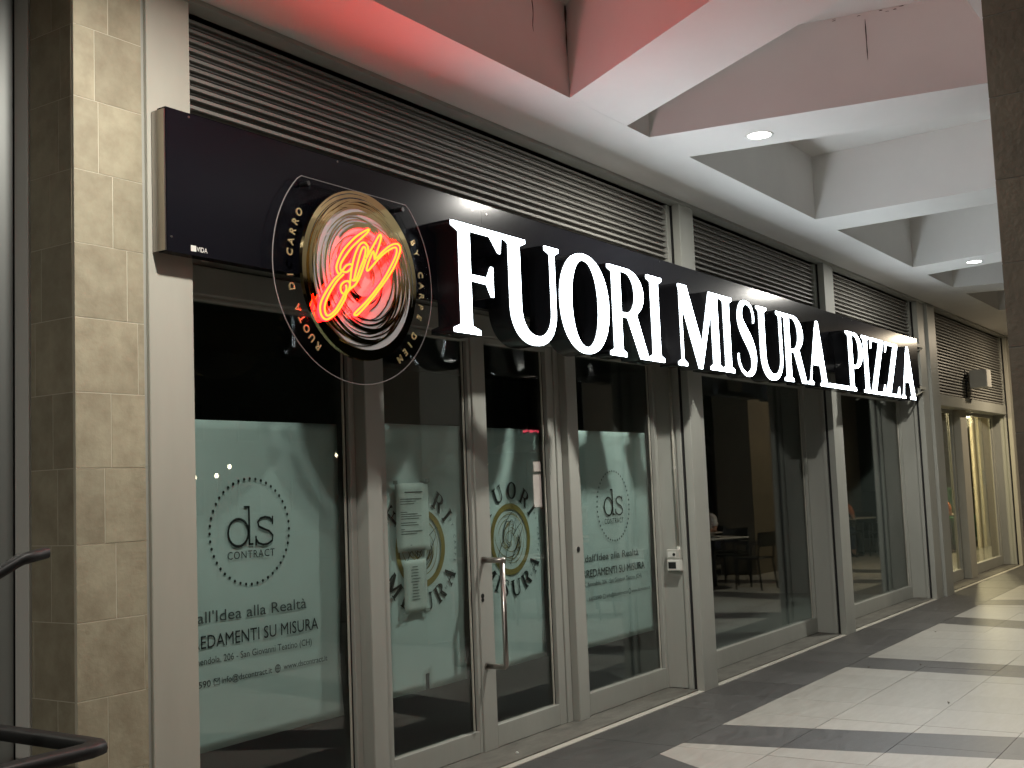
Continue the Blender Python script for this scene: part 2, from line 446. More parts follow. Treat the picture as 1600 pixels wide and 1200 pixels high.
# cracks and water marks in the plaster of the coffer walls
def crack(x, z0, z1, xa, ya, nx):
    mb = MB(); n = 7; pts = []
    for k in range(n+1):
        t = k/n; pts.append((x[0]+(x[1]-x[0])*t+random.uniform(-.004, .004), z0+(z1-z0)*t))
    return pts
mb = MB()
for (u0, z0, z1) in ((5.25, 4.30, 4.10),):
    pts = [(u0+random.uniform(-.006, .006), -.6005-.0015, z0+(z1-z0)*k/6) for k in range(7)]
    mb.tube(pts, [.001, .003, .003, .002, .003, .002, .001], 4)
pts = [(5.6-.003, -.606, 4.36-.05*k) for k in range(7)]
mb.tube(pts, [.004, .008, .003, .002, .004, .002, .001], 4)
for t0, zz in ((1.35, 0),):
    xw = lambda t: ribx(4, 0, -.6-t)-.002
    pts = [(xw(t0), -.6-t0, 4.33-.05*k) for k in range(6)]
    mb.tube(pts, [.001, .003, .003, .002, .003, .0006], 4)
    for k in range(9):
        t = t0+random.gauss(0, .12); z = 4.366+random.uniform(-.014, .004)
        mb.tube([(xw(t), -.6-t, z), (xw(t+.012), -.612-t, z+.002), (xw(t+.02), -.62-t, z)], [.001, random.uniform(.001, .004), .001], 5)
mb.build('crack', P['crack'], ceil_)
# plain slab for the unseen building above, added to block the sky
MB().box(-12, 30, -4.6, 7.5, ZT+.153, ZT+1.2).build('upper_sky_block', P['render'], None)
up_block = bpy.data.objects['upper_sky_block']; tag(up_block, 'plain unseen slab added above the arcade ceiling to block the sky', 'building')

# ================================================================== SHOPFRONT BUILDING
bld = thing('shopfront_building', 'long grey metal framed shopfront lining the left side of the arcade', 'building', (0, 0, 0))
def part(name, mb, m, par=None, **k): return mb.build(name, P[m], par or bld, **k)
# columns: front face at y=0
for x0, x1, m in ((3.122, 3.355, 'frame2'), (8.265, 8.52, 'frame'), (11.655, 11.945, 'frame'), (15.2, 15.53, 'frame'), (20.745, 20.98, 'frame2')):
    part('column', MB().bev(x0, x1, 0.0, .062, 0, 3.795, .003), m)
part('column', MB().bev(15.575, 15.96, -.03, .10, 0, 3.795, .003), 'frame')
part('groove_lining', MB().box(15.531, 15.574, .03, .09, 0, 3.79), 'dark')
# shutter guides: dark slot then flat strip, then deep jamb
for xc in (8.265, 11.655, 15.2, 20.745):
    part('shutter_slot', MB().box(xc+.012, xc+.2, .0625, .088, 0, 3.79), 'dark')
    part('guide_rail', MB().bev(xc-.004, xc+.2, .0885, .128, .016, 3.79, .003), 'frame')
    part('jamb', MB().bev(xc+.012, xc+.22, .1285, .36, .016, 3.79, .004), 'frame')
part('jamb', MB().box(3.14, 3.35, .0625, .41, .0, 3.79), 'frame')
part('jamb', MB().box(8.466, 8.50, .3605, .42, .016, 3.79), 'frame')
# left jambs of bays 2-4, facing +x
for xc in (8.488, 11.88, 15.86): part('jamb', MB().box(xc, xc+.03, .105, .42, .0, 3.79), 'frame')
# thresholds and pale strips between columns
for a, b in ((3.36, 8.262), (8.523, 11.65), (11.95, 15.195), (15.965, 20.742)):
    part('marble_strip', MB().bev(a, b, .001, .052, -.005, .006, .002), 'strip')
    part('threshold', MB().prism([(a, .0525), (b, .0525), (b, .42), (a, .42)], -.005, .014), 'sill')
# lintel beams above glass and back walls
for a, b in ((3.36, 8.26), (8.53, 11.65), (11.95, 15.19)):
    part('lintel', MB().bev(a, b, .30, .40, 2.565, 2.70, .004), 'frame')
    part('lintel', MB().bev(a, b, .315, .40, 2.704, 2.84, .004), 'frame')
    part('shutter_box', MB().box(a, b, .12, .40, 2.844, 2.90), 'frame')
    part('plenum', MB().box(a, b, .17, .42, 2.902, 3.79), 'dark')
part('lintel', MB().bev(15.97, 20.74, .08, .36, 2.50, 2.655, .004), 'frame')
part('plenum', MB().box(15.97, 20.74, .19, .42, 2.657, 3.79), 'dark')
# rooms behind
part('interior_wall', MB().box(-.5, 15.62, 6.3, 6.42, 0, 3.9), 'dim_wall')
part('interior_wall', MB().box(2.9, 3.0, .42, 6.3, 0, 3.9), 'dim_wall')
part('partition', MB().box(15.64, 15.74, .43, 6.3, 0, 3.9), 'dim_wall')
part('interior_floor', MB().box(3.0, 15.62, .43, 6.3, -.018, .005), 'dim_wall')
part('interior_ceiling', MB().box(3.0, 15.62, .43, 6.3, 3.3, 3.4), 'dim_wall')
part('warm_room_wall', MB().box(15.76, 34, 6.3, 6.42, 0, 3.9), 'warm_wall')
part('warm_room_wall', MB().box(33.8, 33.9, .6, 6.3, 0, 3.9), 'warm_wall')
part('warm_room_wall', MB().box(21.0, 34, .43, .53, 0, 3.9), 'warm_wall')
part('interior_floor', MB().box(15.76, 34, .44, 6.3, -.018, .005), 'light_tile')
part('interior_ceiling', MB().box(15.76, 34, .43, 6.3, 3.2, 3.3), 'warm_wall')

# ---- louvre grilles, each slat its own piece
def louvre(a, b, z0, z1, y, label):
    t = thing('louvre_grille', label, 'louvre', ((a+b)/2, y, z0), 'louvre grilles above the shop windows')
    MB().box(a, b, y+.055, y+.06, z0, z1).build('backing', P['dark'], t)
    MB().bev(a, a+.035, y-.01, y+.05, z0, z1, .003).build('side_frame', P['frame'], t)
    MB().bev(b-.035, b, y-.01, y+.05, z0, z1, .003).build('side_frame', P['frame'], t)
    first = None; n = int((z1-z0)/.0427); p = (z1-z0)/n
    for k in range(n):
        z = z0+p*(k+.5)
        if first is None:
            mb = MB(); h = .0105; L0, L1 = a+.036, b-.036
            prof = [(y, -h), (y+.003, h*.6), (y+.012, h), (y+.034, h+.010), (y+.036, h+.007), (y+.034, h-.004), (y+.034, -h-.0045), (y+.038, -h-.0045), (y+.038, -h-.0085), (y+.028, -h-.0085), (y+.027, -h-.005), (y+.030, -h-.003), (y+.030, -h+.004), (y+.008, -h)]
            q = len(mb.v); m_ = len(prof)
            for xx in (L0, L1):
                for yy, zz in prof: mb.v.append((xx, yy, z+zz))
            for i in range(m_):
                j = (i+1) % m_; mb.f.append([q+i, q+j, q+m_+j, q+m_+i])
            mb.f.append(list(range(q+m_-1, q-1, -1))); mb.f.append(list(range(q+m_, q+2*m_)))
            first = mb.build('slat', P['slat'], t); zf = z
        else:
            c = first.copy(); COL.objects.link(c); c.location.z += z-zf; c.location.x += random.uniform(-.002, .002)
            c.rotation_euler.y = random.uniform(-.0003, .0003)
    return t
louvre(3.36, 8.258, 2.905, 3.792, .10, 'long louvre grille above the black sign panel, nearest the stone pier')
louvre(8.53, 11.645, 2.905, 3.792, .10, 'louvre grille above the letters MISURA, between second and third columns')
louvre(11.955, 15.19, 2.905, 3.792, .10, 'louvre grille above the word PIZZA at the end of the sign')
louvre(15.97, 20.74, 2.66, 3.792, .10, 'tall fully visible louvre grille with the white box on it, far end')

# ---- glazing
def pane_frame(t, a, b, z0, z1, yf, yg, sl, sr, rb, rtp, yb=.03):
    """rectangular frame a..b, z0..z1: stiles sl/sr, rails rb/rtp; glass inside at yg"""
    fm = 'frame'
    MB().bev(a, a+sl, yf, yf+.05, z0, z1, .003).build('stile', P[fm], t)
    MB().bev(b-sr, b, yf, yf+.05, z0, z1, .003).build('stile', P[fm], t)
    MB().bev(a+sl+.0005, b-sr-.0005, yf+.001, yf+.049, z0, z0+rb, .003).build('bottom_rail', P[fm], t)
    MB().bev(a+sl+.0005, b-sr-.0005, yf+.001, yf+.049, z1-rtp, z1, .003).build('top_rail', P[fm], t)
    g = MB().box(a+sl-.002, b-sr+.002, yg, yg+.008, z0+rb-.002, z1-rtp+.002).build('glass', P['glass'], t)
    for x0, x1 in ((a+sl, a+sl+.012), (b-sr-.012, b-sr)):
        MB().box(x0, x1, yg-.008, yg-.001, z0+rb, z1-rtp).build('gasket', P['gasket'], t)
    MB().bev(b-sr-.026, b-sr-.014, yg-.012, yg-.001, z0+rb, z1-rtp, .002).build('glazing_bead', P['frame2'], t)
    return g
GY = .385
wA = thing('shop_window', 'first window by the light pilaster, white film with ds logo behind the glass', 'window', (4.0, .35, .016))
pane_frame(wA, 3.355, 4.758, .016, 2.565, .345, GY-.008, .05, .045, .13, .02)
wL = thing('shop_window', 'narrow window left of the pull handle, paper notices taped over its round emblem', 'window', (5.4, .35, .016))
pane_frame(wL, 4.886, 5.842, .016, 2.562, .345, GY-.008, .125, .03, .13, .035)
door = thing('glass_door', 'glazed shop door with long steel pull handle and FUORI MISURA emblem', 'door', (5.85, .34, .016))
pane_frame(door, 5.845, 6.80, .016, 2.562, .335, GY-.012, .145, .085, .135, .035)
pull = MB().tube([(5.893, .19, 1.166), (5.893, .19, .54), (5.893, .193, .528), (5.893, .20, .522), (5.893, .335, .522)], .0165, 12)
hd = pull.build('handle', P['steel'], door, smooth=True)
MB().tube([(5.893, .172, 1.166), (5.893, .335, 1.166)], .0168, 12).build('handle_mount', P['steel'], hd, smooth=True)
MB().tube([(5.893, .334, 1.166), (5.893, .328, 1.166)], .024, 16).build('rose', P['steel'], hd, smooth=False)
MB().tube([(5.893, .334, .522), (5.893, .328, .522)], .024, 16).build('rose', P['steel'], hd, smooth=False)
k_ = MB().tube([(5.875, .336, .95), (5.875, .331, .95)], .014, 14); k_.tube([(5.875, .336, .925), (5.875, .331, .925)], .012, 14)
k_.build('keyhole', P['gasket'], door)
wD = thing('shop_window', 'window with a lock hole in its mullion, second ds logo film behind it', 'window', (7.6, .31, .016))
pane_frame(wD, 7.0, 8.276, .016, 2.562, .30, .34, .06, .045, .15, .035)
# mullion posts (front of the frames)
for a, b, lab in ((4.762, 4.884, ''), (6.868, 6.998, '')):
    m_ = part('mullion', MB().bev(a, b, .27, .40, .016, 2.563, .005), 'frame')
    if a > 6:
        MB().tube([(6.935, .2695, 1.165), (6.935, .2655, 1.165)], .019, 14).build('lock_hole', P['gasket'], m_)
part('door_frame', MB().bev(6.803, 6.866, .325, .40, .016, 2.563, .004), 'frame')
w2 = thing('shop_window', 'wide dark window below MISURA reflecting tables, chairs and diners', 'window', (10, .30, .016))
pane_frame(w2, 8.52, 11.666, .016, 2.562, .30, .34, .08, .03, .15, .05)
w3 = thing('shop_window', 'wide dark window below PIZZA, third bay from the stone pier', 'window', (13.5, .30, .016))
pane_frame(w3, 11.912, 15.21, .016, 2.562, .30, .34, .08, .03, .15, .05)
w4 = thing('shop_window', 'warm lit window before the far mullion, diners seen inside', 'window', (16.9, .30, .016))
pane_frame(w4, 15.9, 18.0, .016, 2.498, .30, .34, .08, .10, .15, .05)
w5 = thing('shop_window', 'warm lit window at the far end, glazed inner door behind it', 'window', (19.6, .30, .016))
pane_frame(w5, 18.4, 20.756, .016, 2.498, .30, .34, .12, .12, .15, .05)
part('mullion', MB().bev(18.002, 18.398, .20, .40, .016, 2.498, .006), 'frame2')

# ---- printed films behind the first four panes
def film(par_label, a, b, z0, z1, seed, slant=0., notch=None, y0=.4205):
    rnd = random.Random(seed); nx, nz = 26, 34
    mb = MB(); ph = [rnd.uniform(0, 6) for _ in range(4)]
    for j in range(nz+1):
        for i in range(nx+1):
            s_, t = i/nx, j/nz
            x = a+(b-a)*s_; zb = z0+slant*(s_-.5)
            z = zb+(z1-zb)*t
            edge = max(0, 1-t*5)
            dy = .0018*sin(9*s_+ph[0]+3*t)+.0012*sin(23*t+ph[1]+4*s_)+.012*edge*(1+sin(6*s_+ph[2]))*.5
            if i == nx: x -= .02*max(0, sin(pi*min(1, t*2.3)))*(1 if t < .43 else 0)
            mb.v.append((x, y0+dy, z))
    for j in range(nz):
        for i in range(nx):
            if notch and j < 2 and i == notch: continue
            p = j*(nx+1)+i; mb.f.append([p, p+1, p+nx+2, p+nx+1])
    o = mb.build('window_film', P['film'], None, smooth=True, off=Vector((0, 0, 0)))
    md = o.modifiers.new('thickness', 'SOLIDIFY'); md.thickness = .0006; md.offset = 1
    return tag(o, par_label, 'window film', 'printed films inside the windows')
fA = film('pale green film with large ds logo, nearest the light pilaster', 3.36, 4.695, .437, 1.986, 1)
fL = film('pale green film half covered by taped paper notices', 4.99, 5.815, .455, 2.0, 2, notch=13)
fR = film('pale green film with round emblem, behind the pull handle', 5.97, 6.73, .464, 1.996, 3)
fD = film('pale green film with small ds logo, next to the electrical box', 7.03, 8.22, .455, 1.996, 4, y0=.3765)
def flat(name, polys, y, m, par):
    mb = MB(); o = wpos(par)
    for p in polys:
        b = len(mb.v); mb.v += [(x, y, z) for x, z in p]; mb.f.append(list(range(b, b+len(p))))
    return mb.build(name, P[m], par)
def stroke(pts, wd):
    L, R = [], []
    for i, (x, z) in enumerate(pts):
        a = pts[max(0, i-1)]; b = pts[min(len(pts)-1, i+1)]; dx, dz = b[0]-a[0], b[1]-a[1]; l = hypot(dx, dz) or 1
        w_ = wd[i] if isinstance(wd, (list, tuple)) else wd
        L.append((x-dz/l*w_/2, z+dx/l*w_/2)); R.append((x+dz/l*w_/2, z-dx/l*w_/2))
    return [[L[i], L[i+1], R[i+1], R[i]] for i in range(len(pts)-1)]
def ds_print(par, cx, s, y):
    X = lambda x: cx+(x-4.05)*s
    dots = []
    for k in range(44):
        a = 2*pi*k/44; dots.append([(X(4.05)+s*.262*cos(a)+.0078*s*cos(t), 1.443+.258*sin(a)+.0078*sin(t)) for t in [2*pi*q/10 for q in range(10)]])
    flat('dotted_circle', dots, y, 'ink', par)
    d = stroke([(X(3.969)+s*.066*cos(a), 1.4395+.066*sin(a)) for a in [2*pi*k/28 for k in range(29)]], .0125)
    d += stroke([(X(4.040), 1.563), (X(4.040), 1.378)], .0125) + stroke([(X(4.008), 1.5625), (X(4.046), 1.5625)], .010) + stroke([(X(4.034), 1.3795), (X(4.066), 1.3795)], .010)
    sc = [(4.196, 1.488), (4.18, 1.503), (4.15, 1.509), (4.115, 1.503), (4.098, 1.485), (4.105, 1.463), (4.14, 1.449), (4.175, 1.437), (4.198, 1.415), (4.194, 1.39), (4.165, 1.375), (4.13, 1.372), (4.10, 1.382), (4.086, 1.40)]
    d += stroke([(X(x), z) for x, z in sc], .0115) + stroke([(X(4.198), 1.512), (X(4.198), 1.470)], .010) + stroke([(X(4.084), 1.418), (X(4.084), 1.370)], .010)
    flat('ds_letters', d, y-.0002, 'ink', par)
    text_on('contract_text', 'CONTRACT', X(3.897), X(4.208), 1.313, 1.349, y, P['ink'], par, spacing=1.15)
ds_print(fA, 4.05, 1, .4140)
text_on('slogan_text', "dall'Idea alla Realtà", 3.655, 4.425, 1.03, 1.082, .4140, P['ink2'], fA)
text_on('headline_text', "ARREDAMENTI SU MISURA", 3.572, 4.508, .913, .972, .4140, P['ink'], fA)
text_on('address_text', "Via G. Amendola, 206 - San Giovanni Teatino (CH)", 3.53, 4.457, .839, .871, .4140, P['ink'], fA)
text_on('mail_text', "info@dscontract.it", 3.848, 4.173, .738, .766, .4140, P['ink'], fA, bold=.004)
text_on('web_text', "www.dscontract.it", 4.253, 4.571, .742, .770, .4140, P['ink'], fA, bold=.004)
text_on('phone_text', "665590", 3.63, 3.78, .735, .765, .4140, P['ink'], fA, bold=.004)
flat('envelope_icon', stroke([(3.80, .737), (3.835, .737), (3.835, .766), (3.80, .766), (3.80, .737)], .004)+stroke([(3.80, .766), (3.8175, .75), (3.835, .766)], .004), .4138, 'ink', fA)
gl = stroke([(4.213+.017*cos(a), .753+.019*sin(a)) for a in [2*pi*k/16 for k in range(17)]], .004)
gl += stroke([(4.213+.008*cos(a), .753+.019*sin(a)) for a in [2*pi*k/12 for k in range(13)]], .003)+stroke([(4.196, .753), (4.23, .753)], .003)+stroke([(4.213, .772), (4.213, .734)], .003)
flat('globe_icon', gl, .4138, 'ink', fA)
ds_print(fD, 7.64, .93, .3695)
text_on('slogan_text', "dall'Idea alla Realtà", 7.19, 8.0, 1.055, 1.105, .3695, P['ink2'], fD)
text_on('headline_text', "ARREDAMENTI SU MISURA", 7.09, 8.09, .945, 1.0, .3695, P['ink'], fD)
text_on('address_text', "Via G. Amendola, 206 - San Giovanni Teatino (CH)", 7.08, 8.03, .882, .912, .3695, P['ink'], fD)
text_on('mail_text', "info@dscontract.it", 7.48, 7.80, .781, .807, .3695, P['ink'], fD, bold=.004)
text_on('web_text', "www.dscontract.it", 7.86, 8.16, .781, .807, .3695, P['ink'], fD, bold=.004)
text_on('phone_text', "665590", 7.22, 7.40, .781, .807, .3695, P['ink'], fD, bold=.004)
flat('envelope_icon', stroke([(7.425, .78), (7.46, .78), (7.46, .808), (7.425, .808), (7.425, .78)], .004), .3693, 'ink', fD)
flat('globe_icon', stroke([(7.83+.017*cos(a), .795+.018*sin(a)) for a in [2*pi*k/16 for k in range(17)]], .005), .3693, 'ink', fD)

def glyph_loops_at(ch, cx, cz, ang, s, w=None):
    """glyph centred on baseline point, rotated by ang, scaled so cap height = s"""
    k = s/H_; gw = GW[ch]; out = []
    for lp in GL[ch]():
        q = []
        for x, z in lp:
            x_, z_ = (x-gw/2)*k, z*k
            q.append((cx+x_*cos(ang)-z_*sin(ang), cz+x_*sin(ang)+z_*cos(ang)))
        out.append(q)
    return out
def swirl_strokes(cx, cz, R, seed, n):
    rnd = random.Random(seed); res = []
    for _ in range(n):
        a0 = rnd.uniform(0, 2*pi); span = rnd.uniform(.8, 2.3); r0 = R*rnd.uniform(.25, .95); ecc = rnd.uniform(.75, 1.0)
        ph = rnd.uniform(0, pi); dr = rnd.uniform(-.3, .1)*R; m_ = 16; pts = []; wd = []
        for k in range(m_+1):
            t = k/m_; a = a0+span*t; r = r0+dr*t
            x, z = r*cos(a), r*ecc*sin(a); xr = x*cos(ph)-z*sin(ph); zr = x*sin(ph)+z*cos(ph)
            d_ = hypot(xr, zr)
            if d_ > R*.985: xr, zr = xr*R*.985/d_, zr*R*.985/d_
            pts.append((cx+xr, cz+zr)); wd.append(sin(pi*(t*.96+.02))**.8)
        res.append((pts, wd))
    return res
SCR = [(640,122),(600,140),(520,190),(440,265),(370,350),(325,440),(303,520),(318,575),(335,592),(285,640),(225,725),(165,830),(135,920),(145,1010),(190,1060),(240,1045),(310,985),(365,900),(400,830),(410,790),(450,740),(500,700),(545,620),(590,500),(622,390),(625,310),(600,262),(560,270),(520,330),(485,430),(462,540),(450,640),(443,715)]
def emblem(par, cx, cz, y, name_arc=True):
    # gold ring with pencil swirl, name above and below, small motto round it
    MB().ring(cx, cz, .195, .232, y).build('gold_ring', P['goldm'], par)
    pol = []
    for pts, wd in swirl_strokes(cx, cz, .2, 5, 26): pol += stroke(pts, [.0015+.004*w_ for w_ in wd])
    flat('gold_swirl', pol, y-.0002, 'goldm', par)
    pol = []
    for pts, wd in swirl_strokes(cx, cz, .17, 9, 8): pol += stroke(pts, [.001+.003*w_ for w_ in wd])
    k = .42/1100
    pol += stroke([(cx+(x-540)*k, cz-(z-590)*k) for x, z in SCR], .005)
    pol += stroke([(cx+(x-540)*k, cz-(z-590)*k) for x, z in ((600, 430), (750, 190), (690, 440), (610, 545), (760, 400), (930, 290), (900, 450), (500, 1010))], .005)
    flat('signature', pol, y-.0004, 'ink', par)
    loops = []
    word = 'FUORI'; aw = [GW[c]+.12 for c in word]; tot = sum(aw); R = .265; s = .105; acc = 0
    for c, w_ in zip(word, aw):
        t = (acc+w_/2)-tot/2; acc += w_; th = pi/2 - t*(s/H_)/(R+.04)*1.25
        loops += glyph_loops_at(c, cx+R*cos(th), cz+R*sin(th), th-pi/2, s)
    word = 'MISURA'; aw = [GW[c]+.12 for c in word]; tot = sum(aw); acc = 0; R2 = .372
    for c, w_ in zip(word, aw):
        t = (acc+w_/2)-tot/2; acc += w_; th = -pi/2 + t*(s/H_)/(R2-.05)*1.12
        loops += glyph_loops_at(c, cx+R2*cos(th), cz+R2*sin(th), th+pi/2, s)
    me = outline_mesh(loops, 0.); o = wpos(par)
    for v in me.vertices: v.co = Vector((v.co.x-o.x, y-.0003-o.y, v.co.y-o.z))
    meshobj('name_letters', me, P['ink'], par)
    for txt, a0, a1 in (('RUOTA DI CARRO', 221, 152), ('BY CARPE DIEM', 28, -47)):
        n = len(txt)
        for i, c in enumerate(txt):
            if c == ' ': continue
            a = radians(a0+(a1-a0)*i/(n-1)); r_ = .335
            me = text_mesh(c); xs_ = [v.co.x for v in me.vertices]; mid = (min(xs_)+max(xs_))/2; k = .03
            an = a-pi/2
            for v in me.vertices:
                x_, z_ = (v.co.x-mid)*k, (v.co.y-.35)*k
                v.co = Vector((cx+r_*cos(a)+x_*cos(an)-z_*sin(an)-o.x, y-.0003-o.y, cz+r_*sin(a)+x_*sin(an)+z_*cos(an)-o.z))
            meshobj('motto_letter', me, P['ink2'], par)
emblem(fR, 6.325, 1.272, .4140)
emblem(fL, 5.385, 1.272, .4140)

# paper notices taped on the outside of the film
def notice(label, a, b, z0, z1, seed, grp):
    rnd = random.Random(seed); mb = MB(); n = 10
    for j in range(n+1):
        t = j/n
        for i in range(5):
            s_ = i/4; x = a+(b-a)*s_+.012*t*0; z = z0+(z1-z0)*t
            y = .3985-.002*sin(pi*t)-(.006*(1-t*5) if t < .2 else 0)-.0012*sin(5*s_+seed)
            mb.v.append((x+(.006 if t < .1 else 0), y, z))
    for j in range(n):
        for i in range(4): p = j*5+i; mb.f.append([p, p+1, p+6, p+5])
    o = mb.build('paper_notice', P['paper'], None, smooth=True, off=Vector((0, 0, 0)))
    md = o.modifiers.new('thickness', 'SOLIDIFY'); md.thickness = .0005
    tag(o, label, 'notice', grp)
    return o
n1 = notice('upper printed paper notice taped beside the pull handle door', 5.146, 5.448, 1.262, 1.656, 1, 'paper notices on the window')
n2 = notice('lower faded receipt-like paper sheet, hanging under the upper notice', 5.198, 5.41, .912, 1.212, 2, 'paper notices on the window')
ln = []
def line(a, b, z, h=.004): ln.append([(a, z), (b, z), (b, z+h), (a, z+h)])
line(5.225, 5.39, 1.60, .006)
for z, b in ((1.562, 5.38), (1.548, 5.33), (1.534, 5.31), (1.487, 5.245), (1.475, 5.34), (1.462, 5.375), (1.449, 5.35), (1.425, 5.33), (1.412, 5.345), (1.388, 5.22), (1.376, 5.38), (1.362, 5.33), (1.296, 5.28)): line(5.185, b, z, .0035)
flat('printed_lines', ln, .3945, 'ink2', n1)
ln = []
for k in range(12): line(5.27+random.uniform(-.01, .01), 5.33+random.uniform(-.01, .02), 1.17-.017*k, .004)
flat('printed_lines', ln, .3945, 'ink2', n2)
for par, x, z in ((n1, 5.135, 1.662), (n1, 5.43, 1.668), (n2, 5.19, .905), (n2, 5.40, .915)):
    MB().box(x-.012, x+.028, .3920, .3925, z-.012, z+.010).build('tape', P['tape'], par)

# ================================================================== FASCIA SIGN
YS0, YS1 = -.030, -.085
sign = thing('fascia_sign', 'long black shop sign with glowing white letters FUORI MISURA_PIZZA', 'sign', (9.0, -.06, 2.637))
SX0, SX1, SZ0, SZ1 = 3.148, 14.76, 2.637, 3.253
seams = [SX0, 5.42, 7.6, 9.6, 11.72, 13.3, SX1]
for a, b in zip(seams[:-1], seams[1:]):
    MB().bev(a+.0008, b-.0008, YS1, YS0, SZ0, SZ1, .002).build('panel', P['sign'], sign)
MB().bev(3.140, 3.1475, -.082, -.004, SZ0+.004, SZ1-.01, .001).build('end_bracket', P['steel'], sign)
for x in (3.5, 5.0, 6.6, 8.39, 10.1, 11.8, 13.4):
    MB().box(x-.02, x+.02, YS0+.0005, -.0005 if x in (8.39, 11.8) else .095, SZ0+.03, SZ0+.07).build('support_bar', P['frame'], sign)
    MB().box(x-.02, x+.02, YS0+.0005, -.0005 if x in (8.39, 11.8) else .095, SZ1-.07, SZ1-.03).build('support_bar', P['frame'], sign)
mb = MB()
for x, z in ((3.27, 3.235), (5.33, 3.2), (5.47, 3.2), (4.2, 3.24), (9.55, 3.24), (11.9, 3.235), (12.2, 3.235), (7.7, 3.235), (3.17, 2.70)):
    mb.tube([(x, YS1+.0005, z), (x, YS1-.003, z)], .005, 8)
mb.build('screw', P['steel'], sign)
# angle bracket at the right hand end
for z, s_ in ((SZ1-.06, 1), (SZ0+.02, 1)):
    b_ = MB().box(SX1+.001, SX1+.44, -.05, -.015, z-.018, z+.018).build('end_bracket', P['frame2'], sign)
    MB().tube([(SX1+.03, -.03, z-.10*s_), (SX1+.42, -.03, z-.02)], .012, 4).build('brace', P['frame2'], b_)
# maker's mark
mk = MB(); mk.box(3.272, 3.300, YS1-.0012, YS1-.0002, 2.655, 2.680); mk.build('maker_badge', P['plastw'], sign)
text_on('maker_text', 'VIDA', 3.303, 3.362, 2.657, 2.677, YS1-.0008, P['plastw'], sign, bold=.01)
LY0, LY1 = YS1-.002, -.236
word = [('F', 4.908, 1), ('U', 5.398, 1), ('O', 5.996, 1), ('R', 6.606, .975), ('I', 7.160, 1), ('M', 7.612, 1.03), ('I', 8.402, 1), ('S', 8.690, .98), ('U', 9.142, 1.02), ('R', 9.725, 1.0), ('A', 10.312, 1.0), ('_', 10.885, 1.0), ('P', 11.468, 1.0), ('I', 11.985, 1.06), ('Z', 12.255, 1.02), ('Z', 12.785, 1.05), ('A', 13.36, 1.07)]
ZB = 2.440
for ch, x0, k in word:
    loops = [[(x*k, z) for x, z in lp] for lp in GL[ch]()]
    dpt = (LY0-LY1)/2
    me = outline_mesh(loops, dpt); ctr = wpos(sign)
    for v in me.vertices: v.co = Vector((x0+v.co.x-ctr.x, (LY0+LY1)/2-v.co.z-ctr.y, ZB+v.co.y-ctr.z))
    me.flip_normals()
    L_ = meshobj('letter', me, P['signside'], sign)
    a_ = max(1.35, x0/3.65); d_ = .6*hypot(x0, 3.7)/1160; a_ = min(a_, .017/d_)   # lit face set back from the black rim
    me2 = outline_mesh([[(x/a_, z) for x, z in lp] for lp in loops], 0.003, -d_)
    for v in me2.vertices: v.co = Vector((x0+v.co.x*a_-ctr.x, LY1-.0035-v.co.z-ctr.y, ZB+v.co.y-ctr.z))
    meshobj('lit_face', me2, P['led'], L_)
    L_['label'] = 'letter %s with black sides and glowing white face' % ch if ch != '_' else 'low glowing underscore bar with black sides'

# ---- round emblem with neon
CX, CZ = 4.29, 2.672
logo = thing('neon_emblem_sign', 'round clear acrylic emblem with gold disc and red neon signature', 'sign', (CX, -.12, CZ))
MB().disc(CX, CZ, .583, -.128, -.120, 96, CZ+.430, .535).build('acrylic_panel', P['clear'], logo)
rim = [(CX+.583*cos(2*pi*k/96), -.124, min(CZ+(.583 if k <= 48 else .535)*sin(2*pi*k/96), CZ+.430)) for k in range(96)]
MB().tube(rim, .0024, 5, closed=True).build('acrylic_edge', P['edge'], logo)
for x in (3.94, 4.635): MB().tube([(x, -.086, 3.071), (x, -.138, 3.071)], .0115, 14).build('standoff_bolt', P['gasket'], logo)
MB().tube([(CX, -.086, 2.70), (CX, -.12, 2.70)], .02, 10).build('standoff_bolt', P['gasket'], logo)
gd = MB().disc(CX, CZ, .420, -.150, -.130, 96).build('gold_disc', P['gold'], logo)
MB().disc(CX+.008, CZ-.015, .352, -.158, -.1505, 72).build('milky_disc', P['white_ac'], gd)
def clampR(p, R): 
    d_ = hypot(p[0]-CX, p[1]-CZ)
    return p if d_ < R else (CX+(p[0]-CX)*R/d_, CZ+(p[1]-CZ)*R/d_)
def crescent(rad, off, offa, a0, span, wmax, y0, y1, R, nm, par, m):
    """a swept brush mark: part of a circle round an offset centre, tapering to both ends"""
    n = 22; ox, oz = CX+off*cos(offa), CZ+off*sin(offa); mb = MB(); pts = []; wd = []
    for k in range(n+1):
        t = k/n; a = a0+span*t; pts.append(clampR((ox+rad*cos(a), oz+rad*sin(a)), R)); wd.append(.0012+wmax*sin(pi*t)**1.3)
    mbp = stroke(pts, wd)
    for q in mbp: mb.prismy(q, y1, y0)
    return mb
rnd = random.Random(21)
for i in range(46):
    rad = rnd.choice([.35, .34, .32, .29, .26, .225, .19, .15, .11, .08]) + rnd.uniform(-.012, .012)
    off = rnd.uniform(.0, .05); a_ = rnd.uniform(0, 2*pi); wide = rnd.random() < .3
    mb = crescent(rad, off, a_, rnd.uniform(0, 2*pi), rnd.uniform(1.4, 3.2), rnd.uniform(.014, .026) if wide else rnd.uniform(.003, .011), -.1585, -.1595-.00005*i, .375, '', None, None)
    mb.build('brush_mark', P['gold'], gd)
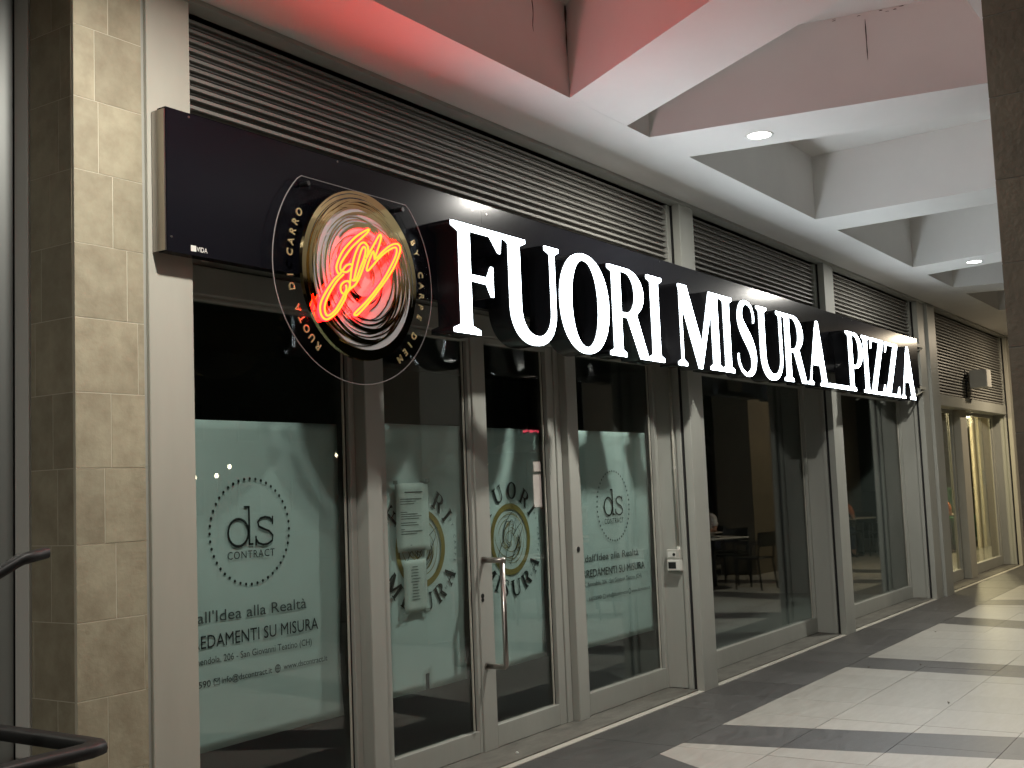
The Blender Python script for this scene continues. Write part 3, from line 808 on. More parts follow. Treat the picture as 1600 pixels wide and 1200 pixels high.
for i in range(16):   # dark hairlines engraved over the gold rim
    rad = rnd.uniform(.34, .40); mb = crescent(rad, rnd.uniform(.0, .02), rnd.uniform(0, 6.28), rnd.uniform(0, 6.28), rnd.uniform(.5, 1.3), .004, -.1503, -.1508, .412, '', None, None)
    mb.build('engraved_line', P['ink'], gd)
# motto letters round the rim
for txt, a0, a1 in (('RUOTA DI CARRO', -130.0+360, 149.0), ('BY CARPE DIEM', 28.7, -53.5)):
    n = len(txt)
    for i, c in enumerate(txt):
        if c == ' ': continue
        a = radians(a0+(a1-a0)*i/(n-1)); an = a-pi/2; r_ = .486
        me = text_mesh(c, .004, .06); xs_ = [v.co.x for v in me.vertices]; mid = (min(xs_)+max(xs_))/2; k = .052
        cap = .35; o = wpos(logo)
        for v in me.vertices:
            x_, z_ = (v.co.x-mid)*k, (v.co.y-cap)*k
            v.co = Vector((CX+r_*cos(a)+x_*cos(an)-z_*sin(an)-o.x, -.133-v.co.z*k-o.y, CZ+r_*sin(a)+x_*sin(an)+z_*cos(an)-o.z))
        me.flip_normals()
        meshobj('motto_letter', me, P['goldl'], logo)
# neon signature: tube path traced in the emblem's own plane
NY = -.180
def nmap(x, z):   # sheet coordinates of the signature (pixels of a 1067x1200 drawing) to metres
    u, v = 480+x/6.667, 340+z/6.667
    d = RT*((u-800)/FPX) - UP*((v-600)/FPX) + fw
    t = (NY-CAMY)/d.y; return (d.x*t, NY, CAMH+d.z*t)
def smooth3(p, closed=False, sub=4):
    o = []; n = len(p)
    for i in range(n if closed else n-1):
        g = (lambda j: p[j % n]) if closed else (lambda j: p[max(0, min(n-1, j))])
        p0, p1, p2, p3 = g(i-1), g(i), g(i+1), g(i+2)
        for k in range(sub):
            t = k/sub
            o.append(tuple(.5*((2*p1[j])+(-p0[j]+p2[j])*t+(2*p0[j]-5*p1[j]+4*p2[j]-p3[j])*t*t+(-p0[j]+3*p1[j]-3*p2[j]+p3[j])*t**3) for j in range(len(p1))))
    if not closed: o.append(tuple(p[-1]))
    return o
E1 = SCR + [(430,755),(400,795),(370,790),(350,760),(350,710),(385,670),(425,662),(445,690),(443,740)]
E2 = [(640,122),(632,148),(590,190),(530,245),(460,315),(400,395),(352,475),(342,530),(362,558),(410,568),(455,530),(467,500),(445,485),(405,500),(370,545),(335,592)]
E3 = [(375,592),(312,655),(252,745),(202,845),(178,930),(190,1005),(222,1020),(280,975),(335,890),(380,805),(405,745),(398,700)]
E4 = [(480,655),(500,560),(530,440),(560,340),(585,305),(603,335),(588,420),(550,520),(505,640),(480,658),(462,650)]
E5 = [(590,262),(622,300),(628,360),(605,430),(650,350),(700,260),(745,182),(762,200),(745,280),(705,395),(695,440),(682,350),(645,430),(612,530),(625,555),(680,495),(740,425),(820,355),(900,312),(925,335),(912,405),(860,515),(790,640),(700,765),(600,885),(485,1000),(500,1018),(530,1000),(640,880),(745,745),(835,620),(905,500),(955,370),(958,305),(925,275),(860,292),(780,355),(715,425)]
cnt = 0
for i, path in enumerate((E1, E2, E3, E4, E5)):
    sp = smooth3([(x, z) for x, z in path], sub=3)
    p3 = [nmap(x, z) for x, z in sp]
    p3 = [(a, b-.0012*i, c) for a, b, c in p3]
    nt_ = MB().tube(p3, .0052, 6).build('neon_tube', P['neon'], logo, smooth=True)
    MB().tube([(a, b+.008, c) for a, b, c in p3], .0085, 6).build('red_glow_backing', P['neonr'], nt_, smooth=True)  # glowing backing added for the tube's red fringe and the red on the ceiling
for x, z in ((630, 150), (150, 960), (480, 1000), (930, 300), (600, 300)):
    p = nmap(x, z); MB().tube([(p[0], p[1]+.006, p[2]), (p[0], -.16, p[2])], .004, 8).build('neon_support', P['steel'], logo)

# ================================================================== ELECTRICAL BOX, CONDUIT, WALL BOX
eb = thing('electrical_box', 'two small grey switch boxes on the jamb beside the second column', 'electrical box', (8.27, .19, 1.0))
XJ = 8.276
b1 = MB().bev(XJ-.045, XJ-.0005, .135, .245, 1.005, 1.078, .004).build('upper_box', P['plastic'], eb)
MB().box(XJ-.0475, XJ-.0455, .165, .235, 1.018, 1.062).build('cover', P['plastw'], b1)
MB().tube([(XJ-.0478, .182, 1.04), (XJ-.0505, .182, 1.04)], .012, 12).build('socket', P['gasket'], b1)
b2 = MB().bev(XJ-.055, XJ-.0005, .132, .238, .915, 1.0, .006).build('lower_box', P['plastw'], eb)
MB().box(XJ-.0572, XJ-.0555, .165, .23, .932, .982).build('dark_window', P['gasket'], b2)
cdt = MB().tube([(XJ-.012, .158, 1.092), (XJ-.012, .158, 2.60)], .0095, 10).build('conduit', P['frame2'], None, smooth=True, off=Vector((XJ, .158, 1.09)))
cdt.location = (XJ, .158, 1.09)
tag(cdt, 'thin grey conduit rising from the electrical box to the sign', 'conduit')
for z in (1.70, 2.28): MB().tube([(XJ-.012, .158, z), (XJ-.012, .158, z+.022)], .0125, 10).build('clip', P['plastic'], cdt)
MB().tube([(XJ-.012, .158, 1.0785), (XJ-.012, .158, 1.10)], .013, 10).build('gland', P['plastw'], cdt)
wb = thing('wall_box', 'small white box fixed on the far tall louvre grille', 'box', (18.3, .0, 2.9))
MB().bev(18.15, 18.45, -.17, .06, 2.82, 3.085, .008).build('housing', P['plastic'], wb)
MB().box(18.155, 18.445, -.185, -.1705, 2.825, 3.08).build('white_cover', P['plastw'], wb)
cb = MB()
for k in range(9): cb.tube([(18.05, .092, 2.68+.045*k), (18.03, .09, 2.70+.045*k), (18.05, .092, 2.72+.045*k)], .010, 6)
cb.build('cable', P['gasket'], wb)

# ================================================================== STONE PIERS
def pier(name, label, x0, x1, y0, y1, H, mt, gm, ph, faces, course=.295, zoff=.27, seed=0, group='stone clad piers of the arcade', joints=None):
    t = thing(name, label, 'pier', ((x0+x1)/2, (y0+y1)/2, 0), group)
    MB().box(x0+.0012, x1-.0012, y0+.0012, y1-.0012, 0, H).build('core', P[gm], t)
    rnd = random.Random(seed); z = zoff-course; i = 0
    while z < H-.01:
        za, zb = max(0, z)+.0016, min(H, z+course)-.0016
        for f in faces:
            a, b = (x0, x1) if f in 'ns' else (y0, y1)
            if (b-a) > .5: cuts = [a, a+(b-a)*rnd.choice([.35, .5, .62]), b]
            else:
                if joints: cuts = [a, a+(b-a)*joints[i % len(joints)], b]
                else: cuts = [a, a+(b-a)*rnd.choice([.25, .4, .6, .8]), b]
            for c0, c1 in zip(cuts[:-1], cuts[1:]):
                d = rnd.uniform(-.0004, .0004); mb = MB(); g = .0014
                c0 += g; c1 -= g
                if f == 's': mb.bev(c0, c1, y0+d, y0+.0115, za, zb, .0012)
                if f == 'n': mb.bev(c0, c1, y1-.0115, y1+d, za, zb, .0012)
                if f == 'w': mb.bev(x0+d, x0+.0115, c0+(.013 if c0 < a+.01 else 0), c1, za, zb, .0012)
                if f == 'e': mb.bev(x1-.0115, x1+d, c0, c1, za, zb, .0012)
                mb.build('stone_slab', P[mt], t)
        z += course; i += 1
    return t
pier('stone_pier', 'sand coloured stone clad pier at the left between metal panel and pilaster', 2.768, 3.098, .003, .290, 3.815, 'stone', 'grout', 0, 'sw', seed=3, joints=[.5, .9, .42, .95, .55, .4, .5, .9, .75, .55, .35, .3, .5])
OP = [4.27, 9.7, 14.1, 18.5, 23.4]
labs = ['brown stone pier cutting off the right edge of the view', 'outer arcade pier behind the door, next after the nearest', 'outer arcade pier standing in the middle of the row', 'outer arcade pier beside the dining tables', 'outer arcade pier farthest along the walkway']
for i, x in enumerate(OP):
    if i == 0: pier('stone_pier', labs[i], x, x+.9, -3.75, -3.092, 3.815, 'stoneB', 'groutd', 0, 'wn', seed=11+i, zoff=.245, course=.295)
    else: pier('stone_pier', labs[i], x, x+.95, -3.7, -3.05, 3.815, 'stoneB', 'groutd', 0, 'nw', seed=11+i)
sg = MB().box(3.098, 3.1215, .02, .06, 0, 3.8).build('sealant_joint', P['frame'], bld)
# metal panel at far left
md = thing('metal_panel_door', 'smooth dark satin metal panel at the left edge of the view', 'door', (2.3, .42, 0))
MB().prism([(1.2, .49), (2.762, .40), (2.762, .44), (1.2, .53)], .02, 3.80).build('leaf', P['mdoor'], md)
MB().bev(2.7635, 2.80, .30, .392, .0, 3.81, .002).build('white_jamb', P['plastw'], md)
MB().box(2.80, 2.92, .29, .43, .0, 3.81).build('jamb', P['frame'], md)
MB().bev(-1.0, 1.198, .49, .53, .02, 3.80, .002).build('leaf', P['mdoor'], md)

# ================================================================== HANDRAILS
hr = thing('handrail', 'black steel handrail corner with rounded end, bottom left of the view', 'handrail', (2.15, -.9, 0))
def bar(path, w_, h_, nm, par, m='black_steel'):
    mb = MB()
    for i, p in enumerate(path):
        a = Vector(path[max(0, i-1)]); b = Vector(path[min(len(path)-1, i+1)]); t = (b-a).normalized()
        sd = Vector((-t.y, t.x, 0)).normalized(); up_ = t.cross(sd)*-1
        ring = []
        for k in range(12):
            an = 2*pi*k/12; cx_, cy_ = cos(an), sin(an)
            ring.append(Vector(p)+sd*(math.copysign(abs(cx_)**.55, cx_)*w_/2)+Vector((0, 0, 1))*(math.copysign(abs(cy_)**.55, cy_)*h_/2))
        mb.v += [tuple(q) for q in ring]
    n = len(path)
    for i in range(n-1):
        for k in range(12):
            l = (k+1) % 12; mb.f.append([i*12+k, i*12+l, (i+1)*12+l, (i+1)*12+k])
    mb.f.append(list(range(11, -1, -1))); mb.f.append([(n-1)*12+k for k in range(12)])
    return mb.build(nm, P[m], par, smooth=True)
RZ = .892
bar([(2.205, .25, RZ), (2.205, -.4, RZ), (2.205, -.82, RZ), (2.202, -.87, RZ), (2.185, -.90, RZ), (2.15, -.912, RZ), (1.9, -.914, RZ), (1.5, -.914, RZ), (.9, -.914, RZ)], .072, .04, 'top_rail', hr)
for x, y in ((2.205, .2), (1.0, -.914)): MB().box(x-.02, x+.02, y-.02, y+.02, 0, RZ-.02).build('post', P['black_steel'], hr)
bar([(2.205, .15, .45), (2.205, -.84, .45)], .03, .03, 'lower_rail', hr)
hr2 = thing('handrail', 'sloping black handrail end rising at the left edge of the view', 'handrail', (2.05, -.7, 0))
bar([(1.55, -.7, 1.20), (1.9, -.7, 1.365), (2.05, -.7, 1.436), (2.065, -.7, 1.443), (2.08, -.7, 1.448), (2.16, -.7, 1.462)], .05, .034, 'rail', hr2)
MB().box(1.60, 1.635, -.715, -.685, 0, 1.23).build('post', P['black_steel'], hr2)

# ================================================================== DOWNLIGHTS
def downlight(x, y, warm, label, power, fixture=True):
    t = thing('ceiling_downlight', label, 'downlight', (x, y, ZC), 'round downlights in the arcade ribs')
    R = .078
    mb = MB(); n = 32
    for r_, z in ((R-.006, ZC-.001), (R+.010, ZC-.006), (R+.014, ZC-.0015)):
        for k in range(n): a = 2*pi*k/n; mb.v.append((x+r_*cos(a), y+r_*sin(a), z))
    for i in range(2):
        for k in range(n):
            l = (k+1) % n; mb.f.append([i*n+k, i*n+l, (i+1)*n+l, (i+1)*n+k])
    mb.build('rim', P['plastw'], t, smooth=True)
    MB().lathe(x, y, [(R-.006, ZC-.0035), (R-.006, ZC-.002)], 32).build('lens', P['lampw' if warm else 'lamp'], t)
    ld = bpy.data.lights.new('downlight_lamp', 'AREA'); ld.shape = 'DISK'; ld.size = .14; ld.energy = power
    ld.color = (1., .83, .60) if warm else (1., .965, .885)
    lo = bpy.data.objects.new('downlight_lamp', ld); COL.objects.link(lo); lo.parent = t; lo.location = (0, 0, -.012)
    return t
downlight(7.05, -1.17, False, 'bright round downlight on the rib above the entrance', 92)
downlight(12.99, -1.2, False, 'smaller looking downlight farther along, above the right pier edge', 92)
downlight(2.84, -1.2, False, 'downlight in front of the sand coloured stone pier', 66)
downlight(-3.2, -1.2, False, 'downlight behind the viewer near the first rib', 120)
downlight(19.38, -1.3, True, 'warm downlight past the last shop window', 85)

# ================================================================== WARM ROOM (far bay)
pl = thing('pendant_lamp', 'warm interior lamp inside the far lit shop', 'lamp', (18.6, 2.2, 2.9))
MB().lathe(18.6, 2.2, [(.16, 2.62), (.17, 2.64), (.05, 2.85), (.02, 2.9), (.006, 3.2)], 20).build('shade', P['gasket'], pl, smooth=True)
MB().lathe(18.6, 2.2, [(.01, 2.60), (.05, 2.62), (.05, 2.68), (.01, 2.7)], 14).build('bulb', P['bulb'], pl, smooth=True)
ld = bpy.data.lights.new('room_lamp', 'POINT'); ld.energy = 320; ld.color = (1., .76, .44); ld.shadow_soft_size = .12
lo = bpy.data.objects.new('room_lamp', ld); COL.objects.link(lo); lo.parent = pl; lo.location = (0, 0, -.36)
pl2 = copy_tree(pl); pl2.location = (23.4, 1.3, 2.9); pl2['label'] = 'warm interior lamp deeper inside the far lit shop'
for o in (pl, pl2): o['group'] = 'warm lamps in the lit shop'
bq = thing('banquette', 'green upholstered bench inside the far lit window', 'bench', (25.1, 1.9, 0))
MB().bev(24.45, 25.9, 1.74, 2.35, .12, .66, .04).build('seat', P['green'], bq)
MB().bev(24.45, 25.9, 2.2, 2.42, .661, 1.25, .04).build('backrest', P['green'], bq)
MB().box(24.5, 25.8, 1.8, 2.3, 0, .12).build('plinth', P['dark'], bq)
cu_ = MB()
for k in range(14): cu_.bev(24.3+.13*k, 24.3+.13*k+.12, 2.5+.02*(k % 2), 2.56+.02*(k % 2), .3, 3.15, .02)
tag(cu_.build('green_curtain', P['green'], None, off=Vector((0, 0, 0))), 'dark green curtain hanging behind the green bench', 'curtain')
idr = thing('inner_glass_door', 'cream framed inner glass door with line drawing, seen through the far window', 'door', (26.2, 1.6, 0))
for a, b, z0, z1 in ((25.05, 25.35, 0, 3.1), (25.62, 25.9, 0, 3.1), (27.3, 27.6, 0, 3.1)): MB().bev(a, b, 1.58, 1.64, z0, z1, .01).build('stile', P['cream'], idr)
for z0, z1 in ((2.42, 2.62), (1.42, 1.56), (.0, .16)): MB().bev(25.901, 27.299, 1.585, 1.635, z0, z1, .01).build('rail', P['cream'], idr)
MB().box(25.901, 27.299, 1.605, 1.612, .161, 1.419).build('pane', P['glass'], idr); MB().box(25.901, 27.299, 1.605, 1.612, 1.561, 2.419).build('pane', P['glass'], idr)
MB().box(25.66, 25.72, 1.5, 1.575, 1.28, 1.58).build('handle', P['gasket'], idr)
flat('round_sticker', [[(26.6+.17*cos(2*pi*k/24), 1.26+.075*sin(2*pi*k/24)) for k in range(24)]], 1.602, 'printc', idr)
dr = []
for k in range(5): dr += stroke([(26.3+.5*t+.18*k*t, .25+.75*sin(1.6*t+.25*k)) for t in [q/14 for q in range(15)]], .03)
dr += stroke([(26.85+.28*cos(a), .78+.30*sin(a)) for a in [2*pi*k/20 for k in range(21)]], .04)
for k in range(6): dr += stroke([(26.1+.1*k, .2), (26.3+.12*k, .42+.05*(k % 3)), (26.2+.16*k, .62)], .03)
flat('line_drawing', dr, 1.6025, 'printc', idr)

# ================================================================== FURNITURE AND PEOPLE
def make_chair():
    t = thing('cafe_chair', 'dark metal cafe chair', 'chair', (0, 0, 0), 'cafe chairs of the outdoor tables')
    MB().bev(-.21, .21, -.21, .21, .44, .465, .01).build('seat', P['chair'], t)
    for sx in (-1, 1):
        MB().tube([(sx*.19, .19, .44), (sx*.20, .20, .0)], .014, 6).build('leg', P['chair'], t)
        MB().tube([(sx*.19, -.19, .44), (sx*.21, -.24, .0)], .014, 6).build('leg', P['chair'], t)
        MB().tube([(sx*.20, -.20, .46), (sx*.205, -.23, .82)], .013, 6).build('back_post', P['chair'], t)
        MB().tube([(sx*.205, -.22, .66), (sx*.225, .0, .67), (sx*.215, .17, .66), (sx*.2, .19, .46)], .012, 6).build('armrest', P['chair'], t)
    mb = MB(); n = 8
    for k in range(n+1):
        a = -1+2*k/n; yy = -.24-.035*(1-a*a)
        for z in (.62, .83):
            mb.v.append((a*.21, yy, z)); mb.v.append((a*.21, yy-.012, z))
    for k in range(n):
        b = 4*k; c = 4*(k+1)
        for q in ((0, 2, 6, 4), (1, 5, 7, 3), (2, 3, 7, 6), (0, 4, 5, 1)): mb.f.append([b+i for i in q])
    mb.f.append([0, 1, 3, 2]); mb.f.append([4*n, 4*n+2, 4*n+3, 4*n+1])
    mb.build('backrest', P['chair'], t)
    return t
def make_table():
    t = thing('cafe_table', 'square cafe table', 'table', (0, 0, 0), 'outdoor cafe tables')
    MB().bev(-.37, .37, -.37, .37, .73, .755, .006).build('tabletop', P['ttop'], t)
    MB().tube([(0, 0, .02), (0, 0, .73)], .03, 10).build('column', P['chair'], t, smooth=True)
    MB().lathe(0, 0, [(.24, 0), (.24, .012), (.05, .03), (.03, .03)], 20).build('base', P['chair'], t)
    return t
ch0, tb0 = make_chair(), make_table(); uc = ut = False
def place(o, x, y, rz, label, first):
    c = o if first else copy_tree(o); c.location = (x, y, 0 if o is not tb0 else 0); c.rotation_euler = (0, 0, rz); c['label'] = label; return c
TB = [(17.35, -3.15, 'nearer the tall brown pier'), (19.0, -2.35+(-1.9), 'behind the brown pier'), (15.6, -4.9, 'out on the open plaza'), (23.0, -2.9, 'far along the walkway'), (12.6, -5.2, 'nearest the viewer on the plaza')]
TB[0] = (17.55, -3.75, 'nearer the tall brown pier'); TB[1] = (20.6, -3.4, 'between the last two piers')
TB.append((16.15, -2.75, 'set closest to the shop windows')); TB.append((12.3, -3.3, 'between the first two outer piers'))
nchair = 0
for i, (x, y, where) in enumerate(TB):
    place(tb0, x, y, .1*i, 'square cafe table %s' % where, i == 0)
    for k, (dx, dy, rz, side) in enumerate(((-.62, 0, -pi/2, 'left'), (.62, 0, pi/2, 'right'), (0, .62, pi, 'shop side'), (0, -.62, 0, 'plaza side'))):
        rz += random.uniform(-.25, .25)
        place(ch0, x+dx+random.uniform(-.05, .05), y+dy+random.uniform(-.05, .05), rz, 'dark cafe chair at the %s of the table %s' % (side, where), nchair == 0)
        nchair += 1
    t = thing('plate', 'white plate on the cafe table %s' % where, 'plate', (x-.12, y+.1, .755), 'plates on the cafe tables')
    MB().lathe(x-.12, y+.1, [(.06, .756), (.12, .770), (.125, .772), (.06, .760)], 20).build('dish', P['porcelain'], t, smooth=True)
    t = thing('drinking_glass', 'clear glass on the cafe table %s' % where, 'glass', (x+.15, y-.05, .755), 'glasses on the cafe tables')
    MB().lathe(x+.15, y-.05, [(.028, .756), (.034, .86), (.032, .86), (.026, .762)], 14).build('tumbler', P['clear'], t, smooth=True)

def skin_mesh(verts, edges, radii, root=0, sub=2):
    me = bpy.data.meshes.new('b'); me.from_pydata(verts, edges, []); me.update()
    ob = bpy.data.objects.new('tmpb', me); COL.objects.link(ob)
    ob.modifiers.new('s', 'SKIN'); sd = me.skin_vertices[0].data
    for i, r_ in enumerate(radii): sd[i].radius = (r_, r_) if not isinstance(r_, tuple) else r_; sd[i].use_root = (i == root)
    m2 = ob.modifiers.new('u', 'SUBSURF'); m2.levels = sub; m2.render_levels = sub
    dg = bpy.context.evaluated_depsgraph_get(); out = bpy.data.meshes.new_from_object(ob.evaluated_get(dg))
    bpy.data.objects.remove(ob); out.polygons.foreach_set('use_smooth', [True]*len(out.polygons)); return out
def person(x, y, rz, label, top, lean=.08, reach=.28, hairc='hair', seat=.46):
    t = thing('person', label, 'person', (x, y, 0), 'diners seated at the cafe tables'); t.rotation_euler = (0, 0, rz)
    V, Ed, Rd = [], [], []
    def a(p, r_, par=None):
        V.append(p); Rd.append(r_)
        if par is not None: Ed.append((par, len(V)-1))
        return len(V)-1
    pel = a((0, 0, seat+.10), .125)
    wa = a((0, lean*.3, seat+.26), (.115, .10), pel); chst = a((0, lean*.8, seat+.44), (.15, .105), wa)
    nb = a((0, lean+.01, seat+.58), .055, chst); nk = a((0, lean+.03, seat+.65), .05, nb)
    hd_ = a((0, lean+.05, seat+.74), (.073, .085), nk); ht = a((0, lean+.045, seat+.83), (.062, .07), hd_)
    for s_ in (-1, 1):
        hip = a((s_*.09, .03, seat+.08), .088, pel); kn = a((s_*.11, .44, seat+.06), .06, hip)
        an = a((s_*.11, .42, .09), .042, kn); ft = a((s_*.12, .52, .04), .036, an); a((s_*.12, .60, .03), .03, ft)
        sh = a((s_*.18, lean, seat+.53), .052, nb); el = a((s_*.23, lean+.10, seat+.30), .04, sh)
        wr = a((s_*.14, lean+reach, seat+.34), .028, el); pm = a((s_*.12, lean+reach+.06, seat+.34), .03, wr)
        for f in range(4):
            q = a((s_*(.10+.014*f)-.0, lean+reach+.11, seat+.345), .0095, pm); a((s_*(.10+.013*f), lean+reach+.145-.006*abs(f-1.5), seat+.33), .008, q)
        q = a((s_*.095, lean+reach+.07, seat+.35), .010, pm); a((s_*.085, lean+reach+.10, seat+.345), .0085, q)
    meshobj('body', skin_mesh(V, Ed, Rd), P['skin'], t)
    # shirt and trousers as looser skins over the same skeleton
    sv = [(0, 0, seat+.08), (0, lean*.3, seat+.26), (0, lean*.8, seat+.44), (0, lean+.005, seat+.55), (-.18, lean, seat+.53), (-.225, lean+.08, seat+.36), (.18, lean, seat+.53), (.225, lean+.08, seat+.36)]
    meshobj('shirt', skin_mesh(sv, [(0, 1), (1, 2), (2, 3), (3, 4), (4, 5), (3, 6), (6, 7)], [.145, (.135, .12), (.168, .122), .075, .064, .058, .064, .058]), P[top], t)
    tv = [(0, 0, seat+.08), (-.09, .03, seat+.08), (-.11, .44, seat+.06), (-.11, .42, .12), (.09, .03, seat+.08), (.11, .44, seat+.06), (.11, .42, .12)]
    meshobj('trousers', skin_mesh(tv, [(0, 1), (1, 2), (2, 3), (0, 4), (4, 5), (5, 6)], [.14, .098, .07, .056, .098, .07, .056]), P['navy'], t)
    hv = [(0, lean+.02, seat+.85), (0, lean-.035, seat+.80), (0, lean-.03, seat+.70)]
    meshobj('hair', skin_mesh(hv, [(0, 1), (1, 2)], [(.085, .075), (.078, .065), (.06, .04)]), P[hairc], t)
    hz = seat+.755; fy = lean+.128
    for s_ in (-1, 1):
        MB().lathe(s_*.028, fy, [(.003, hz+.006), (.009, hz+.01), (.003, hz+.018)], 8).build('eye', P['gasket'], t, off=Vector((0, 0, 0)))
        MB().tube([(s_*.078, lean+.05, hz-.02), (s_*.086, lean+.045, hz+.01), (s_*.078, lean+.05, hz+.025)], .010, 6).build('ear', P['skin'], t, off=Vector((0, 0, 0)))
    MB().tube([(0, fy-.002, hz+.01), (0, fy+.018, hz-.02), (0, fy+.004, hz-.028)], [.006, .011, .009], 6).build('nose', P['skin'], t, off=Vector((0, 0, 0)))
    MB().tube([(-.022, fy-.006, hz-.05), (0, fy+.001, hz-.052), (.022, fy-.006, hz-.05)], .005, 6).build('mouth', P['orange'], t, off=Vector((0, 0, 0)))
    return t
person(17.55-.62, -3.75, -pi/2, 'seated diner in rust coloured top, left of the table nearer the brown pier', 'orange')
person(17.55+.62, -3.75, pi/2, 'seated diner in white shirt facing the rust top diner', 'shirtw', lean=.14)
person(17.55, -3.75-.62, 0, 'seated diner in rust top on the plaza side of the same table', 'orange', lean=.03)
person(20.6-.62, -3.4, -pi/2, 'seated diner in white shirt at the table between the last two piers', 'shirtw', lean=.18)
person(12.6, -5.2-.62, 0, 'seated diner in white shirt nearest on the open plaza', 'shirtw')
person(15.6+.62, -4.9, pi/2, 'seated diner in dark navy top on the plaza', 'navy')
person(23.0-.62, -2.9, -pi/2, 'seated diner in orange top at the farthest cafe table', 'orange')
# diners inside the warm room
wt = copy_tree(tb0); wt.location = (24.0, 2.0, 0); wt['label'] = 'square table inside the far lit shop'
for dx, dy, rz, nm in ((-.62, 0, -pi/2, 'left'), (0, .62, pi, 'far side')):
    c = copy_tree(ch0); c.location = (24.0+dx, 2.0+dy, 0); c.rotation_euler = (0, 0, rz); c['label'] = 'dark chair at the %s of the table inside the lit shop' % nm
person(23.38, 2.0, -pi/2, 'diner in rust top inside the far lit shop', 'orange')
person(24.0, 2.62, pi, 'diner in white shirt inside the far lit shop', 'shirtw')

# ================================================================== ACROSS THE PLAZA (seen in the glass)
def far_building(label, x0, x1, y, H, lit, seed):
    t = thing('building', label, 'building', ((x0+x1)/2, y, 0), 'buildings across the plaza')
    MB().box(x0, x1, y-8, y, 0, H).build('wall', P['render'], t)
    MB().box(x0-.2, x1+.2, y-8.2, y+.2, H, H+.3).build('roof', P['render'], t)
    rnd = random.Random(seed); n = int((x1-x0)/3)
    for fl in range(int(H//3.2)):
        for k in range(n):
            x = x0+1.5+k*(x1-x0)/n; z = fl*3.2+1
            on = rnd.random() < lit
            fr_ = MB().box(x-.08, x+1.28, y+.001, y+.09, z-.08, z+1.58).build('window', P['frame'], t)
            MB().box(x, x+1.2, y+.0905, y+.10, z, z+1.5).build('pane', P['litwin' if on else 'gasket'], fr_)
    return t
far_building('long block across the plaza with a few lit windows', 18, 44, -34, 7.5, 0., 5)
far_building('taller block farther right across the plaza', 47, 66, -38, 11, .08, 2)
far_building('low distant block at the far right of the plaza', 70, 100, -42, 7, .12, 3)
# lit kiosk
kk = thing('kiosk', 'small lit kiosk with pale glowing window on the plaza', 'kiosk', (30.6, -15, 0))
MB().box(29.9, 31.3, -16.6, -15.0, 0, 2.7).build('wall', P['render'], kk)
MB().lathe(30.6, -15.8, [(1.0, 2.7), (.7, 2.9), (.1, 3.2)], 12).build('roof', P['plastw'], kk)
MB().box(30.25, 30.58, -14.99, -14.96, 1.0, 2.0).build('lit_window', P['litwin'], kk); MB().box(30.62, 30.95, -14.99, -14.96, 1.0, 2.0).build('lit_window', P['litwin'], kk)
MB().box(30.3, 30.9, -14.99, -14.96, 2.1, 2.4).build('lit_window', P['litwin'], kk)
rs = thing('red_led_sign', 'small red light-dot sign over the plaza kiosk', 'sign', (30.3, -14.9, 3.35))
mb = MB()
for k in range(10): mb.box(29.7+.13*k, 29.78+.13*k, -14.93, -14.90, 3.30+.02*(k % 3), 3.36+.025*(k % 2))
mb.build('led_dots', P['redled'], rs); MB().box(29.6, 31.1, -14.98, -14.935, 3.2, 3.5).build('housing', P['dark'], rs)
def street_lamp(x, y, h, label, e=0):
    t = thing('street_lamp', label, 'street lamp', (x, y, 0), 'lamps standing on the plaza')
    MB().tube([(x, y, 0), (x, y, h-.05)], [.04, .02], 10).build('pole', P['black_steel'], t, smooth=True)
    MB().lathe(x, y, [(.01, h-.06), (.03, h-.03), (.04, h), (.03, h+.03), (.01, h+.05)], 10).build('globe', P['bulb'], t, smooth=True)
    return t
for i, (x, y, h) in enumerate(((27.8, -15, 2.35), (21.4, -15, 2.6), (23.2, -17, 2.7), (33.9, -15, 2.1), (34.6, -15.2, 2.2), (17.0, -14, 2.3), (16.2, -13.5, 2.1), (15.2, -13, 2.05))):
    street_lamp(x, y, h, 'globe street lamp, number %s from the near end of the plaza' % ['six', 'four', 'five', 'seven', 'eight', 'three', 'two', 'one'][i])
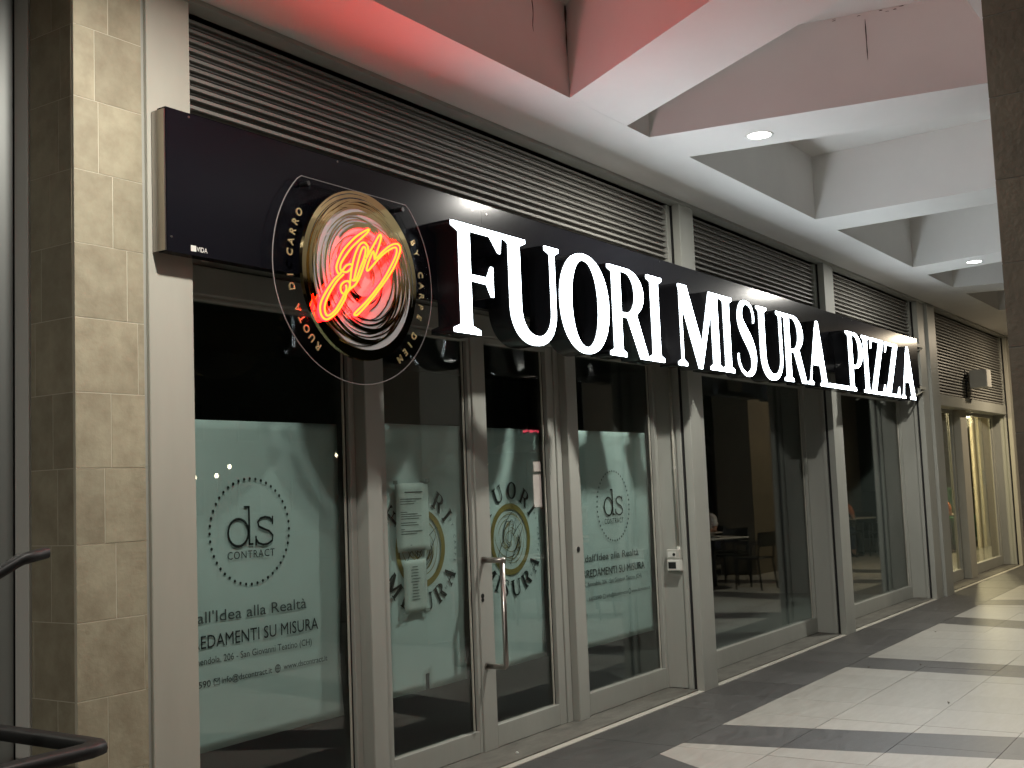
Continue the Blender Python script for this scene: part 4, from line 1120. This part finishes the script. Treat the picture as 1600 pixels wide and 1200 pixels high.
def tree(x, y, h, label, seed):
    rnd = random.Random(seed); t = thing('plane_tree', label, 'tree', (x, y, 0), 'trees on the plaza')
    tr = MB().tube([(x, y, 0), (x+.05, y, h*.3), (x-.05, y+.05, h*.6), (x, y, h*.8)], [.17, .13, .09, .04], 8)
    for k in range(6):
        a = rnd.uniform(0, 6.28); z = h*rnd.uniform(.4, .65); L = rnd.uniform(.8, 1.6)
        tr.tube([(x, y, z), (x+L*.5*cos(a), y+L*.5*sin(a), z+L*.5), (x+L*cos(a), y+L*sin(a), z+L*.9)], [.05, .03, .012], 5)
    tr.build('trunk', P['bark'], t, smooth=True)
    mb = MB()
    for k in range(2600):
        while True:
            p = Vector((rnd.uniform(-1, 1), rnd.uniform(-1, 1), rnd.uniform(-1, 1)))
            if p.length < 1 and rnd.random() < .3+.7*p.length: break
        c = Vector((x, y, h*.78))+Vector((p.x*1.9, p.y*1.9, p.z*h*.27)); s_ = rnd.uniform(.05, .11)
        u = Vector((rnd.gauss(0, 1), rnd.gauss(0, 1), rnd.gauss(0, 1))).normalized(); v_ = u.orthogonal().normalized()
        b = len(mb.v); mb.v += [tuple(c-u*s_), tuple(c+v_*s_*.5), tuple(c+u*s_), tuple(c-v_*s_*.5)]; mb.f.append([b, b+1, b+2, b+3])
    mb.build('crown', P['leaf'], t)
tree(28.8, -8.2, 5.5, 'slim tree nearest the arcade across the paving', 1)
tree(31.4, -9.0, 6.2, 'slim tree next to the nearest one', 2)
tree(37.0, -12.0, 6.5, 'taller tree farther right on the plaza', 3)
tree(22.5, -16.5, 6.0, 'tree beside the lamps in front of the long block', 4)
# litter: a few fallen leaves and crumbs on the tiles
for i, (x, y, lab) in enumerate(((10.02, -1.15, 'small dry leaf on the pale tiles nearest the charcoal band'), (8.45, -1.75, 'curled dry leaf on the pale tiles below the band'), (12.1, -.75, 'dry leaf by the dark border near the third column'), (9.75, -.8, 'tiny dry leaf beside the dark border edge'), (5.9, .14, 'pale crumb of mortar on the door threshold'), (19.1, -.25, 'white scrap on the dark tiles at the far window'))):
    mb = MB(); s_ = .022 if i < 4 else .014
    mb.v = [(x-s_, y, .004), (x, y-s_*.5, .010), (x+s_, y+.004, .005), (x+.003, y+s_*.5, .012), (x, y, .003)]
    mb.f = [[0, 1, 4], [1, 2, 4], [2, 3, 4], [3, 0, 4]]
    if i == 4: mb = MB().lathe(x, y, [(.004, .0145), (.011, .018), (.006, .027)], 6)
    o = mb.build('dry_leaf' if i < 4 else 'scrap', P['bark'] if i < 4 else P['plastw'], None, off=Vector((0, 0, 0)))
    tag(o, lab, 'litter', 'litter on the arcade floor')
